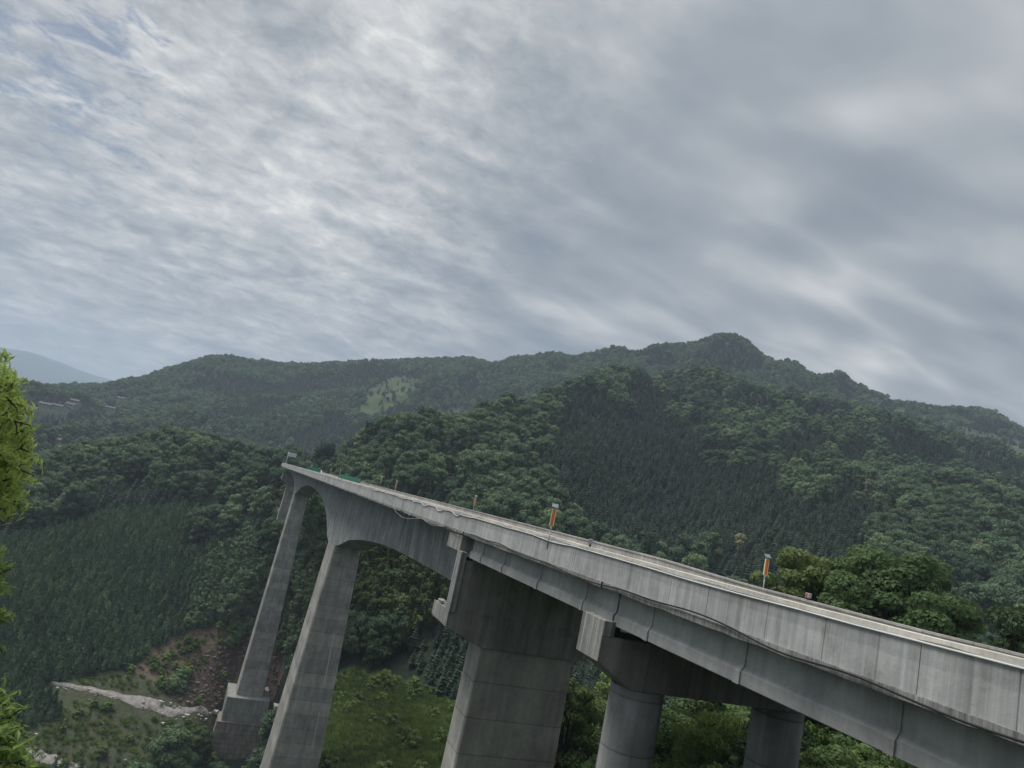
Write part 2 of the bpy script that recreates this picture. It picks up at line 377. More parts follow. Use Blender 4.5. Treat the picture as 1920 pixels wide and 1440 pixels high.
# ------------------------------------------------------------------ terrain
AZ0 = [-60, -45, -36, -33, -30, -27, -24, -21, -18, -16, -14.5, -13, -11, -9, -6.6, -4, -2, 0, 2, 4, 6, 8, 9.5, 10.7, 12, 14, 16, 18, 21, 24, 27, 30, 33, 36.5, 45, 60]
def curve(*k):
    k = sorted(k)
    a = [x[0] for x in k]
    a = [-180] + a + [180]
    rm = (k[0][1] + k[-1][1]) / 2; zm = (k[0][2] + k[-1][2]) / 2
    r_ = [rm] + [x[1] for x in k] + [rm]; z_ = [zm] + [x[2] for x in k] + [zm]
    return lambda az: (np.interp(az, a, r_), np.interp(az, a, z_))
def flat(r, *kz): return curve(*[(a, r, z) for a, z in kz])
CUR = [
    flat(0.0, (-60, -1.7), (60, -1.7)),
    flat(6, (-60, -3.4), (20, -3.2), (60, -2.9)),
    flat(20, (-60, -12), (-28, -13), (0, -12), (15, -10), (25, -9), (38, -8.0), (60, -7.5)),
    flat(42, (-60, -26), (-28, -28), (-10, -27), (0, -24), (8, -20), (15, -16.5), (25, -14), (33, -11), (40, -9), (60, -8)),
    flat(75, (-60, -42), (-28, -48), (-10, -44), (0, -38), (6, -32), (12, -24), (18, -19), (24, -14.5), (30, -11), (40, -9), (60, -8)),
    flat(130, (-60, -60), (-28, -68), (-15, -63), (-8, -57), (-2, -47), (3, -42), (8, -38), (12, -34), (18, -28), (24, -22), (30, -17), (36, -14), (60, -10)),
    curve((-60, 232, -99), (-18, 236, -104), (-15, 264, -110), (-12.6, 264, -110), (-11, 205, -72), (-9, 180, -60), (-5.6, 175, -54), (0, 160, -48), (4, 155, -45), (8, 158, -42), (12, 160, -38), (18, 165, -34), (24, 165, -30), (30, 165, -24), (36, 165, -20), (60, 165, -15)),
    curve((-60, 285, -89), (-33, 285, -89), (-27, 287, -88), (-21, 284, -89), (-17, 290, -89), (-15.5, 302, -89), (-14, 303, -89), (-12.4, 300, -88), (-11.2, 250, -74), (-9, 222, -60), (-5.6, 215, -54), (0, 190, -49), (4, 180, -47), (8, 182, -45), (12, 195, -42), (18, 205, -40), (24, 205, -36), (30, 205, -30), (36, 205, -26), (60, 205, -20)),
    curve((-60, 345, -62), (-33, 345, -60), (-27, 345, -58), (-21, 340, -56), (-18, 340, -47), (-15.5, 337, -31), (-14, 335, -29), (-12.5, 332, -30), (-11, 292, -48), (-9, 272, -36), (-6.6, 262, -27), (-2, 255, -17), (2, 262, -14), (6, 280, -8), (10, 305, -10), (14, 325, -10), (20, 335, 0), (26, 345, 8), (32, 345, 10), (37, 345, 12), (60, 345, 15)),
    curve((-60, 400, -45), (-33, 400, -46), (-27, 405, -34), (-24, 405, -28), (-20, 395, -26), (-16, 372, -17), (-13, 362, -12), (-11, 338, -20), (-9, 325, -10), (-6.6, 318, 3), (-4, 322, 8), (-2, 345, 14), (2, 390, 32), (6, 450, 56), (10, 530, 82), (14, 560, 86), (18, 570, 92), (22, 575, 100), (26, 575, 98), (30, 570, 88), (34, 560, 76), (37, 560, 70), (60, 560, 60)),
    curve((-60, 460, -36), (-36, 460, -40), (-32.3, 455, -38), (-29.4, 460, -23), (-26.3, 465, -16), (-24, 470, -4), (-21.7, 460, -6), (-19, 440, -10), (-16, 415, -9), (-13.4, 405, -3), (-11.9, 385, 0), (-9.8, 378, 12), (-6.6, 372, 29), (-4.7, 382, 27), (-2, 430, 40), (2, 510, 70), (6, 620, 116), (9.5, 730, 164), (10.7, 760, 164), (11.3, 790, 160), (13.4, 800, 177), (15, 810, 190), (18, 840, 189), (24.7, 880, 185), (29.7, 880, 177), (34, 840, 143), (37, 820, 131), (60, 800, 110)),
    curve((-60, 700, -45), (-33, 700, -42), (-27, 700, -30), (-22, 720, -14), (-18, 700, -14), (-13, 700, -4), (-9, 700, 8), (-5, 720, 25), (0, 770, 62), (5, 860, 96), (9, 910, 138), (12, 930, 148), (15, 950, 188), (20, 985, 200), (25, 1010, 205), (30, 1030, 205), (36, 1020, 180), (60, 1000, 140)),
    curve((-60, 1100, 0), (-33, 1150, 8), (-29, 1150, 16), (-25, 1150, 42), (-20, 1150, 76), (-15, 1130, 92), (-10, 1110, 108), (-5, 1090, 125), (0, 1080, 165), (5, 1090, 212), (9, 1095, 246), (12, 1100, 252), (16, 1110, 292), (20, 1120, 276), (25, 1140, 256), (30, 1190, 254), (36, 1220, 240), (60, 1220, 190)),
    curve((-60, 1500, 15), (-36, 1500, 20), (-34, 1500, 18), (-33.3, 1500, 25), (-31.3, 1500, 40), (-29.2, 1500, 57), (-26.7, 1500, 92), (-24.8, 1500, 128), (-22.9, 1500, 161), (-21.5, 1500, 170), (-19.9, 1500, 173), (-16.8, 1500, 191), (-13.7, 1490, 209), (-11.4, 1480, 233), (-8.9, 1460, 240), (-5.1, 1420, 261), (-3, 1400, 267), (-1.4, 1390, 263), (1.3, 1370, 284), (2.9, 1350, 300), (4.7, 1340, 295), (7.6, 1320, 322), (9.3, 1310, 322), (10.9, 1300, 341), (13.4, 1290, 355), (15.8, 1280, 375), (17.5, 1275, 364), (19.2, 1275, 342), (21.6, 1280, 339), (23.2, 1290, 326), (24.7, 1300, 329), (26.7, 1320, 313), (28.9, 1350, 300), (32.2, 1380, 310), (34.7, 1400, 309), (36.5, 1420, 303), (60, 1450, 240)),
    curve((-60, 2000, 10), (-30, 2000, 30), (0, 1900, 120), (15, 1800, 160), (36, 1900, 130), (60, 1900, 100)),
    flat(3600, (-60, -60), (60, -60)),
    flat(6000, (-60, -60), (60, -60)),
    flat(10000, (-60, 540), (-42, 625), (-38, 588), (-35.5, 576), (-33.8, 625), (-32.2, 592), (-30.9, 558), (-29.2, 531), (-27, 460), (-24, 350), (-15, 160), (0, 70), (60, 70)),
    flat(12500, (-60, -60), (60, -60)),
]
def hashn(ix, iy, s):
    h = (ix.astype(np.int64) * 374761393 + iy.astype(np.int64) * 668265263 + s * 974634777) & 0xffffffff
    h = ((h ^ (h >> 13)) * 1274126177) & 0xffffffff
    return ((h ^ (h >> 16)) & 0xffff) / 65535.0
def vnoise(x, y, s=0):
    ix, iy = np.floor(x), np.floor(y); fx, fy = x - ix, y - iy
    fx = fx * fx * (3 - 2 * fx); fy = fy * fy * (3 - 2 * fy)
    a = hashn(ix, iy, s); b = hashn(ix + 1, iy, s); c = hashn(ix, iy + 1, s); e = hashn(ix + 1, iy + 1, s)
    return (a * (1 - fx) + b * fx) * (1 - fy) + (c * (1 - fx) + e * fx) * fy - 0.5
def fbm(x, y, s=0, o=4):
    t = 0; a = 1.0
    for k in range(o): t = t + a * vnoise(x * 2 ** k, y * 2 ** k, s + k); a *= 0.5
    return t
rr = np.concatenate([np.arange(0, 30, 2.0), np.arange(30, 130, 3.5), np.arange(130, 480, 4.0), np.geomspace(480, 1600, 150)[:-1], np.geomspace(1600, 12500, 64)])
aa = np.concatenate([np.arange(-180, -48, 6.0), np.arange(-48, 48, 0.4), np.arange(48, 180.1, 6.0)])
aa[-1] = 180.0
def pchip(x, y, xq):
    h = np.diff(x); dl = np.diff(y) / h
    m = np.zeros_like(x)
    for i in range(1, len(x) - 1):
        if dl[i - 1] * dl[i] > 0:
            w1 = 2 * h[i] + h[i - 1]; w2 = h[i] + 2 * h[i - 1]
            m[i] = (w1 + w2) / (w1 / dl[i - 1] + w2 / dl[i])
    m[0] = dl[0]; m[-1] = dl[-1]
    i = np.clip(np.searchsorted(x, xq) - 1, 0, len(x) - 2)
    t = (xq - x[i]) / h[i]
    return (y[i] * (1 + 2 * t) * (1 - t) ** 2 + h[i] * m[i] * t * (1 - t) ** 2 + y[i + 1] * t * t * (3 - 2 * t) - h[i] * m[i + 1] * t * t * (1 - t))
ZG = np.zeros((len(aa), len(rr)))
for i, a in enumerate(aa):
    kr = []; kz = []
    for c in CUR:
        r_, z_ = c(a); kr.append(float(r_)); kz.append(float(z_))
    ZG[i] = pchip(np.array(kr), np.array(kz), rr)
AG, RG = np.meshgrid(np.radians(aa), rr, indexing='ij')
XG, YG = RG * np.sin(AG), RG * np.cos(AG)
amp = np.interp(RG, [0, 60, 220, 420, 900, 1250, 1500, 3000, 10500], [0.2, 0.5, 1.5, 7, 20, 14, 5, 40, 60])
AD = np.degrees(AG)
amp = amp * (1 - 0.7 * np.exp(-((AD - 9.8) / 3.2) ** 2) * np.exp(-((RG - 760) / 170) ** 2))
wl = np.where(RG < 2000, 120.0, 900.0)
nz = fbm(XG / wl + 5, YG / wl + 9, 3, 4)
rid = 1 - np.abs(fbm(XG / 150 + 1.3 + fbm(XG / 90, YG / 90, 13, 2) * 0.5, YG / 260 + 4.1, 11, 3)) * 2.6
ZG += amp * nz * 1.1 + np.where(RG < 2000, amp * 1.0 * (rid - 0.6), 0)
BAZ = R(18.941)
UV = (-math.sin(BAZ), math.cos(BAZ)); WV = (math.cos(BAZ), math.sin(BAZ))
def bw(w, u): return (w * WV[0] + u * UV[0], w * WV[1] + u * UV[1])
def ground(x, y):
    x = np.asarray(x, float); y = np.asarray(y, float)
    a = np.degrees(np.arctan2(x, y)); r_ = np.hypot(x, y)
    i = np.clip(np.searchsorted(aa, a) - 1, 0, len(aa) - 2); j = np.clip(np.searchsorted(rr, r_) - 1, 0, len(rr) - 2)
    ta = (a - aa[i]) / (aa[i + 1] - aa[i]); tr = np.clip((r_ - rr[j]) / (rr[j + 1] - rr[j]), 0, 1)
    return (ZG[i, j] * (1 - ta) + ZG[i + 1, j] * ta) * (1 - tr) + (ZG[i, j + 1] * (1 - ta) + ZG[i + 1, j + 1] * ta) * tr
def project(x, y, z):
    Z = y * ct + z * st; Y = -y * st + z * ct
    X2 = cr * x + sr * Y; Y2 = -sr * x + cr * Y
    Z = np.where(Z < 0.1, 0.1, Z)
    return 960 + FPX * X2 / Z, 720 - FPX * Y2 / Z
def inpoly(px, py, poly):
    res = np.zeros(px.shape, bool); n = len(poly)
    for i in range(n):
        x0, y0 = poly[i]; x1, y1 = poly[(i + 1) % n]
        if y0 == y1: continue
        c = ((y0 > py) != (y1 > py)) & (px < (x1 - x0) * (py - y0) / (y1 - y0) + x0)
        res ^= c
    return res
def place_px(x, y, r0=60, r1=1700):
    """first point of the ground met by the sight line through a spot of the photograph"""
    v_ = RX * ((x - 960) / FPX) + UX * ((720 - y) / FPX) + FX
    hl = math.hypot(v_.x, v_.y)
    rs = np.geomspace(r0, r1, 900)
    zz = v_.z / hl * rs; gx, gy = v_.x / hl * rs, v_.y / hl * rs
    hit = np.nonzero(ground(gx, gy) >= zz)[0]
    k = hit[0] if len(hit) else len(rs) - 1
    return float(gx[k]), float(gy[k]), float(rs[k])
# ground cover of the terrain: grass, bare earth, rock, meadow (a map of what grows there)
PG = project(XG, YG, ZG)
P_GRASS = [(560, 1300), (610, 1262), (690, 1262), (790, 1290), (860, 1320), (900, 1460), (560, 1460)]
P_SCAR = [(235, 1262), (290, 1215), (345, 1185), (410, 1165), (450, 1185), (410, 1235), (310, 1282)]
P_CUT = [(315, 1300), (365, 1245), (430, 1200), (470, 1195), (545, 1230), (540, 1300), (500, 1330), (430, 1320), (340, 1325)]
P_BANK = [(60, 1290), (150, 1270), (260, 1262), (330, 1290), (410, 1320), (420, 1460), (20, 1460), (20, 1380), (120, 1340)]
P_MEADOW = [(655, 780), (690, 730), (740, 705), (790, 712), (770, 745), (720, 775), (690, 785)]
P_MEADOW2 = [(1590, 730), (1640, 745), (1720, 775), (1800, 800), (1925, 830), (1925, 885), (1840, 865), (1760, 830), (1680, 790), (1610, 755)]
P_MEADOW3 = [(800, 790), (820, 768), (870, 762), (880, 775), (850, 790)]
P_MEADOW4 = [(75, 800), (140, 798), (145, 812), (90, 825)]
P_WALK = [(455, 905), (480, 915), (540, 950), (545, 985), (500, 960), (460, 935)]
jx = PG[0] + fbm(XG / 14, YG / 14, 31, 3) * 26; jy = PG[1] + fbm(XG / 14, YG / 14, 37, 3) * 18
GC = np.empty(XG.shape + (3,)); GC[:] = (0.026, 0.042, 0.024)
def paint(poly, col, rmin=0, rmax=5000):
    m_ = inpoly(jx, jy, poly) & (RG > rmin) & (RG < rmax)
    GC[m_] = col
paint(P_GRASS, (0.125, 0.180, 0.052), 110, 330)
paint(P_BANK, (0.088, 0.098, 0.052), 200, 330)
paint(P_SCAR, (0.150, 0.112, 0.080), 200, 400)
paint(P_CUT, (0.100, 0.072, 0.064), 200, 400)
paint(P_MEADOW, (0.066, 0.096, 0.036), 500, 1700)
paint(P_MEADOW2, (0.066, 0.088, 0.048), 800, 1700)
paint(P_MEADOW3, (0.062, 0.078, 0.045), 450, 1700)
paint(P_MEADOW4, (0.10, 0.12, 0.07), 450, 1700)
paint(P_WALK, (0.085, 0.092, 0.05), 250, 480)
GC[RG < 60] = (0.05, 0.07, 0.028)
nA, nR = XG.shape
idx = np.arange(nA * nR).reshape(nA, nR)
q = np.stack([idx[:-1, :-1], idx[:-1, 1:], idx[1:, 1:], idx[1:, :-1]], -1).reshape(-1, 4)
q = q[:, ::-1]
me = np_mesh('hillside_terrain', np.stack([XG, YG, ZG], -1).reshape(-1, 3), [q], smooth=True)
ca = me.color_attributes.new('cover', 'FLOAT_COLOR', 'POINT')
ca.data.foreach_set('color', np.concatenate([GC.reshape(-1, 3), np.ones((nA * nR, 1))], 1).astype(np.float32).ravel())
m, t, b, _ = new_mat('hillside_ground')
at = t.node('ShaderNodeAttribute', attribute_name='cover')
g = t.node('ShaderNodeNewGeometry').outputs['Position']
f = t.math('MULTIPLY', t.mapr(t.noise(g, 0.05, 8, 0.72), 0.3, 0.7, 0.6, 1.35), t.mapr(t.noise(g, 0.9, 8, 0.75), 0.3, 0.72, 0.55, 1.45))
c = t.vmath('SCALE', at.outputs[0], scale=f)
c = t.mix(t.mapr(t.noise(g, 0.16, 7, 0.7), 0.55, 0.72, 0, 0.6, True), c, t.vmath('MULTIPLY', c, (0.62, 0.85, 0.55)))
t.put(b.inputs['Base Color'], c)
bp = t.node('ShaderNodeBump'); bp.inputs['Strength'].default_value = 0.9; bp.inputs['Distance'].default_value = 1.2
t.put(bp.inputs['Height'], t.noise(g, 0.5, 8, 0.72)); t.put(b.inputs['Normal'], bp.outputs[0])
b.inputs['Roughness'].default_value = 0.95
terrain = link_mesh('hillside_terrain', me, m)
tag(terrain, kind='structure')

# gravel track beside the stream, the stream bed itself and the haul road on the far bank: ribbons laid over the terrain
def ribbon(name, pix, width, mat, lift=0.35, n=60, r0=150, r1=600):
    pts = np.array([place_px(x, y, r0, r1)[:2] for x, y in pix])
    tt = np.linspace(0, len(pts) - 1, n)
    cx = np.interp(tt, np.arange(len(pts)), pts[:, 0]); cyy = np.interp(tt, np.arange(len(pts)), pts[:, 1])
    wd = np.interp(tt, np.arange(len(pts)), width)
    tx, ty = np.gradient(cx), np.gradient(cyy); ln = np.hypot(tx, ty) + 1e-6
    nx, ny = -ty / ln, tx / ln
    cols = np.linspace(-1, 1, 9)
    V = []
    for k, s_ in enumerate(cols):
        w_ = wd * 0.5 * s_ * (1 + 0.9 * fbm(tt * 3.1, np.full(n, k * 3.1 if abs(s_) == 1 else 0), 5, 3))
        x_, y_ = cx + nx * w_, cyy + ny * w_
        V.append(np.stack([x_, y_, ground(x_, y_) + lift * (1 - 0.9 * s_ ** 2) + 0.05], -1))
    V = np.stack(V, 1)
    ii = np.arange(n * 9).reshape(n, 9)
    F = np.stack([ii[:-1, :-1], ii[1:, :-1], ii[1:, 1:], ii[:-1, 1:]], -1).reshape(-1, 4)
    o = link_mesh(name, np_mesh(name, V.reshape(-1, 3), [F], smooth=True), mat)
    return tag(o, kind='structure')
m, t, b, _ = new_mat('pale_gravel')
g = t.node('ShaderNodeNewGeometry').outputs['Position']
vo = t.node('ShaderNodeTexVoronoi'); t.put(vo.inputs[0], g); vo.inputs['Scale'].default_value = 0.75
c = t.mix(t.mapr(t.noise(g, 0.5, 8, 0.75), 0.38, 0.62), (0.24, 0.21, 0.18), (0.46, 0.43, 0.40))
c = t.mix(t.mapr(vo.outputs['Distance'], 0.1, 0.75), t.vmath('SCALE', c, scale=1.05), t.vmath('SCALE', c, scale=0.8))
t.put(b.inputs['Base Color'], c)
bp = t.node('ShaderNodeBump'); bp.inputs['Strength'].default_value = 0.8; bp.inputs['Distance'].default_value = 0.8
t.put(bp.inputs['Height'], t.noise(g, 0.9, 6, 0.7)); t.put(b.inputs['Normal'], bp.outputs[0])
M['gravel'] = m
ribbon('gravel_track', [(70, 1279), (110, 1283), (170, 1296), (230, 1312), (290, 1326), (325, 1338), (390, 1340)], [1.0, 1.5, 2.6, 3.6, 4.4, 3.4, 2.0], M['gravel'])
ribbon('stream_bed', [(-40, 1385), (30, 1408), (70, 1420), (110, 1434), (170, 1462)], [4, 4, 4.5, 5, 5], M['gravel'])
ribbon('dirt_road', [(462, 925), (480, 934), (500, 947), (518, 958), (530, 968)], [2.2, 2.5, 2.5, 2.6, 2.5], M['gravel'], 0.4, 40, 250, 520)

# ------------------------------------------------------------------ viaduct (local axes: x = across, y = along the bridge, z = up)
BASE = (24.2, 53.0, -30.0)
bx, by = bw(BASE[0], BASE[1])
via = empty('viaduct', (bx, by, BASE[2]), BAZ)
tag(via, 'long grey concrete viaduct on tall piers crossing the wooded valley', 'bridge')
class BB(MB):
    """mesh in bridge coordinates (w, u, z); parented to the viaduct"""
    def build(s, name, mat, parent=None, bevel=0.0):
        par = parent or via
        o = MB.build(s, name, mat, par, None, bevel)
        if par is via: o.location = (-BASE[0], -BASE[1], -BASE[2])
        return o
def lerp_list(x, xs, ys): return float(np.interp(x, xs, ys))
NEAR_U = [-20, 6, 11, 16, 24, 40, 350]; NEAR_Z = [-0.98, -0.99, -1.03, -1.12, -1.17, -1.16, -1.15]
FAR_U = [-20, 12, 20, 26, 38, 48, 350]; FAR_Z = [-1.22, -1.25, -1.30, -1.40, -1.40, -1.16, -1.12]
END = 343.0
def ustations(u0, u1, step):
    n = max(1, int(round((u1 - u0) / step)))
    return [u0 + (u1 - u0) * k / n for k in range(n + 1)]
def parapet(name, u0, u1, near, step=5.65):
    bb = BB()
    st_ = ustations(u0, u1, step)
    for a, b_ in zip(st_[:-1], st_[1:]):
        a_, c_ = a + 0.012, b_ - 0.012
        rings = []
        for u in (a_, (a_ + c_) / 2, c_):
            if near:
                z = lerp_list(u, NEAR_U, NEAR_Z)
                jw = 0.0
                rings.append([(17.0, u, -2.36), (17.0, u, z - 0.015), (17.015, u, z), (17.30, u, z), (17.42, u, -1.9), (17.46, u, -2.2), (17.46, u, -2.36)])
            else:
                z = lerp_list(u, FAR_U, FAR_Z)
                rings.append([(31.4, u, -2.36), (31.4, u, z), (30.86, u, z), (30.86, u, z - 0.10), (30.94, u, z - 0.13), (30.90, u, -2.0), (30.86, u, -2.36)])
        bb.loft(rings)
    return bb.build(name, M['parapet'] if near else M['parapet_far'])
parapet('parapet', -20, 53.2, True)
parapet('parapet', 53.25, END, True)
parapet('parapet', -20, 53.2, False)
parapet('parapet', 53.25, END, False)
# rough upstand cast behind the near parapet: broken lower edge
def upstand(u0, u1, step, h):
    V = []; F = []
    us = np.arange(u0, u1, step); n = len(us)
    zt = np.interp(us, NEAR_U, NEAR_Z)
    low = zt + 0.035 + 0.05 * fbm(us * 0.9, us * 0, 3, 4) + 0.02
    out = 17.17 + 0.03 * fbm(us * 1.3, us * 0 + 4, 8, 3)
    top = zt + h + 0.02 * fbm(us * 0.5, us * 0 + 7, 9, 3)
    prof = [(17.235 + 0 * us, zt + 0.002), (out - 0.0, np.maximum(low, zt + 0.004)), (out + 0.01, top), (out * 0 + 17.50, top + 0.015), (out * 0 + 17.50, -2.2 + 0 * us)]
    k = len(prof)
    V = np.stack([np.stack([a_, us, z_], -1) for a_, z_ in prof], 1).reshape(-1, 3)
    ii = np.arange(n * k).reshape(n, k)
    F = np.stack([ii[:-1, :-1], ii[:-1, 1:], ii[1:, 1:], ii[1:, :-1]], -1).reshape(-1, 4)
    o = link_mesh('kerb_upstand', np_mesh('kerb_upstand', V, [F]), M['core'], via)
    o.location = (-BASE[0], -BASE[1], -BASE[2])
upstand(-20, END, 0.2, 0.19)
# deck slab with its proud, spalled edge
def slab_mesh(u0, u1, step, rough, name):
    us = np.arange(u0, u1 + 0.01, step); n = len(us)
    e = 0.035 * fbm(us * 1.1, us * 0, 21, 4) * rough
    lo = -2.60 + 0.09 * rough * fbm(us * 1.6, us * 0 + 3, 22, 4)
    prof = [(17.06, -2.20), (17.06, -2.362), (16.93 + e, -2.365 + 0.03 * rough * fbm(us * 2.2, us * 0 + 5, 23, 3)), (16.94 + e * 0.5, lo), (17.75, -2.66), (30.6, -2.66), (31.46, -2.60), (31.46, -2.365), (31.3, -2.362), (31.3, -2.20)]
    k = len(prof)
    V = np.stack([np.stack([a_ + 0 * us, us, z_ + 0 * us], -1) for a_, z_ in prof], 1).reshape(-1, 3)
    ii = np.arange(n * k).reshape(n, k)
    nxt = np.roll(ii, -1, 1)
    F = np.stack([ii[:-1], nxt[:-1], nxt[1:], ii[1:]], -1).reshape(-1, 4)
    me_ = np_mesh(name, V, [F])
    o = link_mesh(name, me_, M['slab'], via); o.location = (-BASE[0], -BASE[1], -BASE[2])
slab_mesh(-20, 30.4, 0.3, 0.5, 'deck_slab')
slab_mesh(30.56, 53.1, 0.3, 0.6, 'deck_slab')
slab_mesh(53.3, END, 0.3, 1.5, 'deck_slab')
BB().box(17.52, 30.85, -20, END, -2.196, -2.16).build('road_surface', M['road'])
# approach girders
def girder(w, u0, u1, marks, outer):
    bb = BB()
    pr = [(0, -2.655), (0, -3.52), (-0.14, -3.72), (-0.14, -4.13), (-0.11, -4.16), (0.45, -4.16), (0.48, -4.13), (0.48, -3.72), (0.34, -3.52), (0.34, -2.655)]
    us = ustations(u0, u1, 6)
    bb.loft([[(w + a_, u, z_ - (0.0)) for a_, z_ in pr] for u in us])
    if outer:
        for mk in marks:
            pr2 = [(-0.05, -2.658), (-0.05, -3.50), (-0.20, -3.74), (-0.20, -4.15), (0.10, -4.15), (0.10, -2.658)]
            bb.loft([[(w + a_, u, z_) for a_, z_ in pr2] for u in (mk - 0.16, mk + 0.16)])
    return bb.build('girder', M['girder'])
for u0, u1, mk in ((-20, 9.6, [2, 8.2]), (9.75, 29.9, [11.2, 14.85, 21.1, 27.1]), (30.08, 52.45, [33.35, 39.3, 45.4, 49.9])):
    for i in range(6): girder(17.72 + i * 2.53, u0, u1, mk, i == 0)
    for mk_ in mk: BB().box(18.08, 30.3, mk_ - 0.1, mk_ + 0.1, -3.9, -2.67).build('diaphragm', M['girder'])
# main continuous box girder, depth following the haunches
SU = [54.2, 68, 86, 98, 117, 133, 149.4, 160, 174, 189, 207, 225, 238, 262, 285.5, 294, 298, 306, 320, 334, END]
SZ = [-7.75, -7.8, -8.02, -8.35, -9.6, -11.4, -14.3, -14.6, -10.35, -7.6, -6.3, -5.85, -5.95, -7.75, -11.2, -10.0, -8.6, -6.9, -5.4, -4.8, -4.7]
uq = np.arange(54.2, END, 1.0)
def pchip_q(x): return pchip(np.array(SU, float), np.array(SZ, float), np.atleast_1d(np.array(x, float)))
sz = pchip_q(uq)
rings = []
for u, z in zip(uq, sz):
    rings.append([(19.0, u, -2.665), (21.40, u, -3.05), (21.45, u, z), (26.95, u, z), (27.0, u, -3.05), (29.4, u, -2.665)])
BB().loft(rings).build('main_girder', M['box'])
for a, b_ in ((17.0, 18.4), (30.0, 31.4)): BB().box(a, b_, 53.35, 57.0, -3.9, -2.67).build('end_bracket', M['capend'], bevel=0.03)

def pier_root(u):
    o = bpy.data.objects.new('pier', None); COL.objects.link(o); o.parent = via
    o.location = (-BASE[0], -BASE[1], -BASE[2]); o.empty_display_size = 1
    return o
def taper(w0, w1, u0, u1, zt, W0, W1, U0, U1, zb, n=12, ch=0.25):
    """rings of a tapering rectangular shaft with chamfered corners"""
    rings = []
    for k in range(n + 1):
        s_ = k / n
        a, b_, c_, e_ = w0 + (W0 - w0) * s_, w1 + (W1 - w1) * s_, u0 + (U0 - u0) * s_, u1 + (U1 - u1) * s_
        z = zt + (zb - zt) * s_
        rings.append([(a + ch, c_, z), (b_ - ch, c_, z), (b_, c_ + ch, z), (b_, e_ - ch, z), (b_ - ch, e_, z), (a + ch, e_, z), (a, e_ - ch, z), (a, c_ + ch, z)])
    return rings
# pier at the end of the approach: wide wall pier, L-shaped cap with end posts
pr = pier_root(53)
prof = [(17.0, -9.4), (20.1, -10.55), (28.2, -10.55), (31.4, -9.4), (31.4, -8.25), (17.0, -8.25)]
bb = BB(); bb.loft([[(w, u, z) for w, z in prof] for u in (52.75, 56.95)])
bb.box(17.45, 30.95, 52.76, 54.0, -8.25, -4.42)
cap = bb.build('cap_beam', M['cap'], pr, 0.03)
for a, b_, c_, e_ in ((16.985, 17.46, 16.98, 17.03), (30.94, 31.415, 31.37, 31.42)):
    bb = BB(); bb.box(a, b_, 52.62, 53.75, -8.3, -3.82)
    bb.loft([[(x_, 52.7, -9.42), (x_, 57.0, -9.28), (x_, 57.0, -8.2), (x_, 52.7, -8.2)] for x_ in (c_, e_)])
    bb.build('cap_end_wall', M['capend'], pr, 0.025)
BB().loft(taper(20.15, 28.15, 52.95, 55.75, -10.56, 19.9, 28.4, 52.9, 55.9, -34, ch=0.12)).build('column', M['pier'], pr)
for i in range(6): BB().box(17.66 + i * 2.53, 18.1 + i * 2.53, 53.0, 53.5, -4.42, -4.165).build('bearing', M['rubber'], pr)
for w in (22, 26): BB().box(w - 0.4, w + 0.4, 55.0, 55.8, -8.25, -7.78).build('bearing', M['rubber'], pr)
# twin-column bent
def bent(u, zb):
    pr = pier_root(u)
    prof = [(17.0, -5.78), (19.0, -6.85), (29.4, -6.85), (31.4, -5.78), (31.4, -4.66), (17.0, -4.66)]
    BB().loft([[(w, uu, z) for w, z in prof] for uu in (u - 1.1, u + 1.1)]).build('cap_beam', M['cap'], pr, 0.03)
    for a, b_, c_, e_ in ((16.98, 17.60, 16.975, 17.025), (30.8, 31.42, 31.375, 31.425)):
        bb = BB(); bb.box(a, b_, u - 1.12, u + 1.12, -4.655, -3.97)
        bb.loft([[(x_, u - 1.105, -5.8), (x_, u + 1.105, -5.8), (x_, u + 1.105, -4.64), (x_, u - 1.105, -4.64)] for x_ in (c_, e_)])
        bb.build('cap_end_wall', M['capend'], pr, 0.02)
    for w in (20.0, 28.5):
        rings = [[(w + 1.28 * math.cos(2 * math.pi * k / 40), u + 1.28 * math.sin(2 * math.pi * k / 40), z) for k in range(40)] for z in np.linspace(-6.86, zb, 8)]
        BB().loft(rings, smooth=True).build('column', M['column'], pr)
    for i in range(6):
        for du in (-0.55, 0.55):
            w = 17.72 + i * 2.53 + 0.17
            BB().loft([[(w + 0.27 * math.cos(k * math.pi / 8), u + du + 0.27 * math.sin(k * math.pi / 8), z) for k in range(16)] for z in (-4.66, -4.165)]).build('bearing', M['rubber'], pr)
bent(30.8, -22)
bent(9.7, -14)
# tall main piers
pr = pier_root(150)
BB().loft(taper(21.48, 26.92, 149.5, 159.8, -14.3, 19.1, 29.3, 148.3, 161, -66, 20, 0.3)).build('column', M['pier'], pr)
def front_strip(name, mat, f0, f1, wd, za, zb, top, bot, proud):
    # narrow strip down the front of a tapering shaft; f = place across the face, 0..1
    (w0, w1, u0, zt), (W0, W1, U0, zb_) = top, bot
    rings = []
    for z, f in ((za, f0), (zb, f1)):
        s_ = (zt - z) / (zt - zb_); a, b_, c_ = w0 + (W0 - w0) * s_, w1 + (W1 - w1) * s_, u0 + (U0 - u0) * s_
        w = a + (b_ - a) * f
        rings.append([(w - wd / 2, c_ - proud, z), (w + wd / 2, c_ - proud, z), (w + wd / 2, c_ + 0.1, z), (w - wd / 2, c_ + 0.1, z)])
    BB().loft(rings).build(name, mat, pr)
tb = (21.48, 26.92, 149.5, -14.3), (19.1, 29.3, 148.3, -66)
front_strip('drain_pipe', M['grey'], 0.52, 0.55, 0.16, -17.5, -65, *tb, 0.10)
front_strip('lime_streak', M['cable_white'], 0.70, 0.73, 0.13, -31, -41, *tb, 0.012)
front_strip('lime_streak', M['cable_white'], 0.765, 0.78, 0.10, -46, -53, *tb, 0.012)
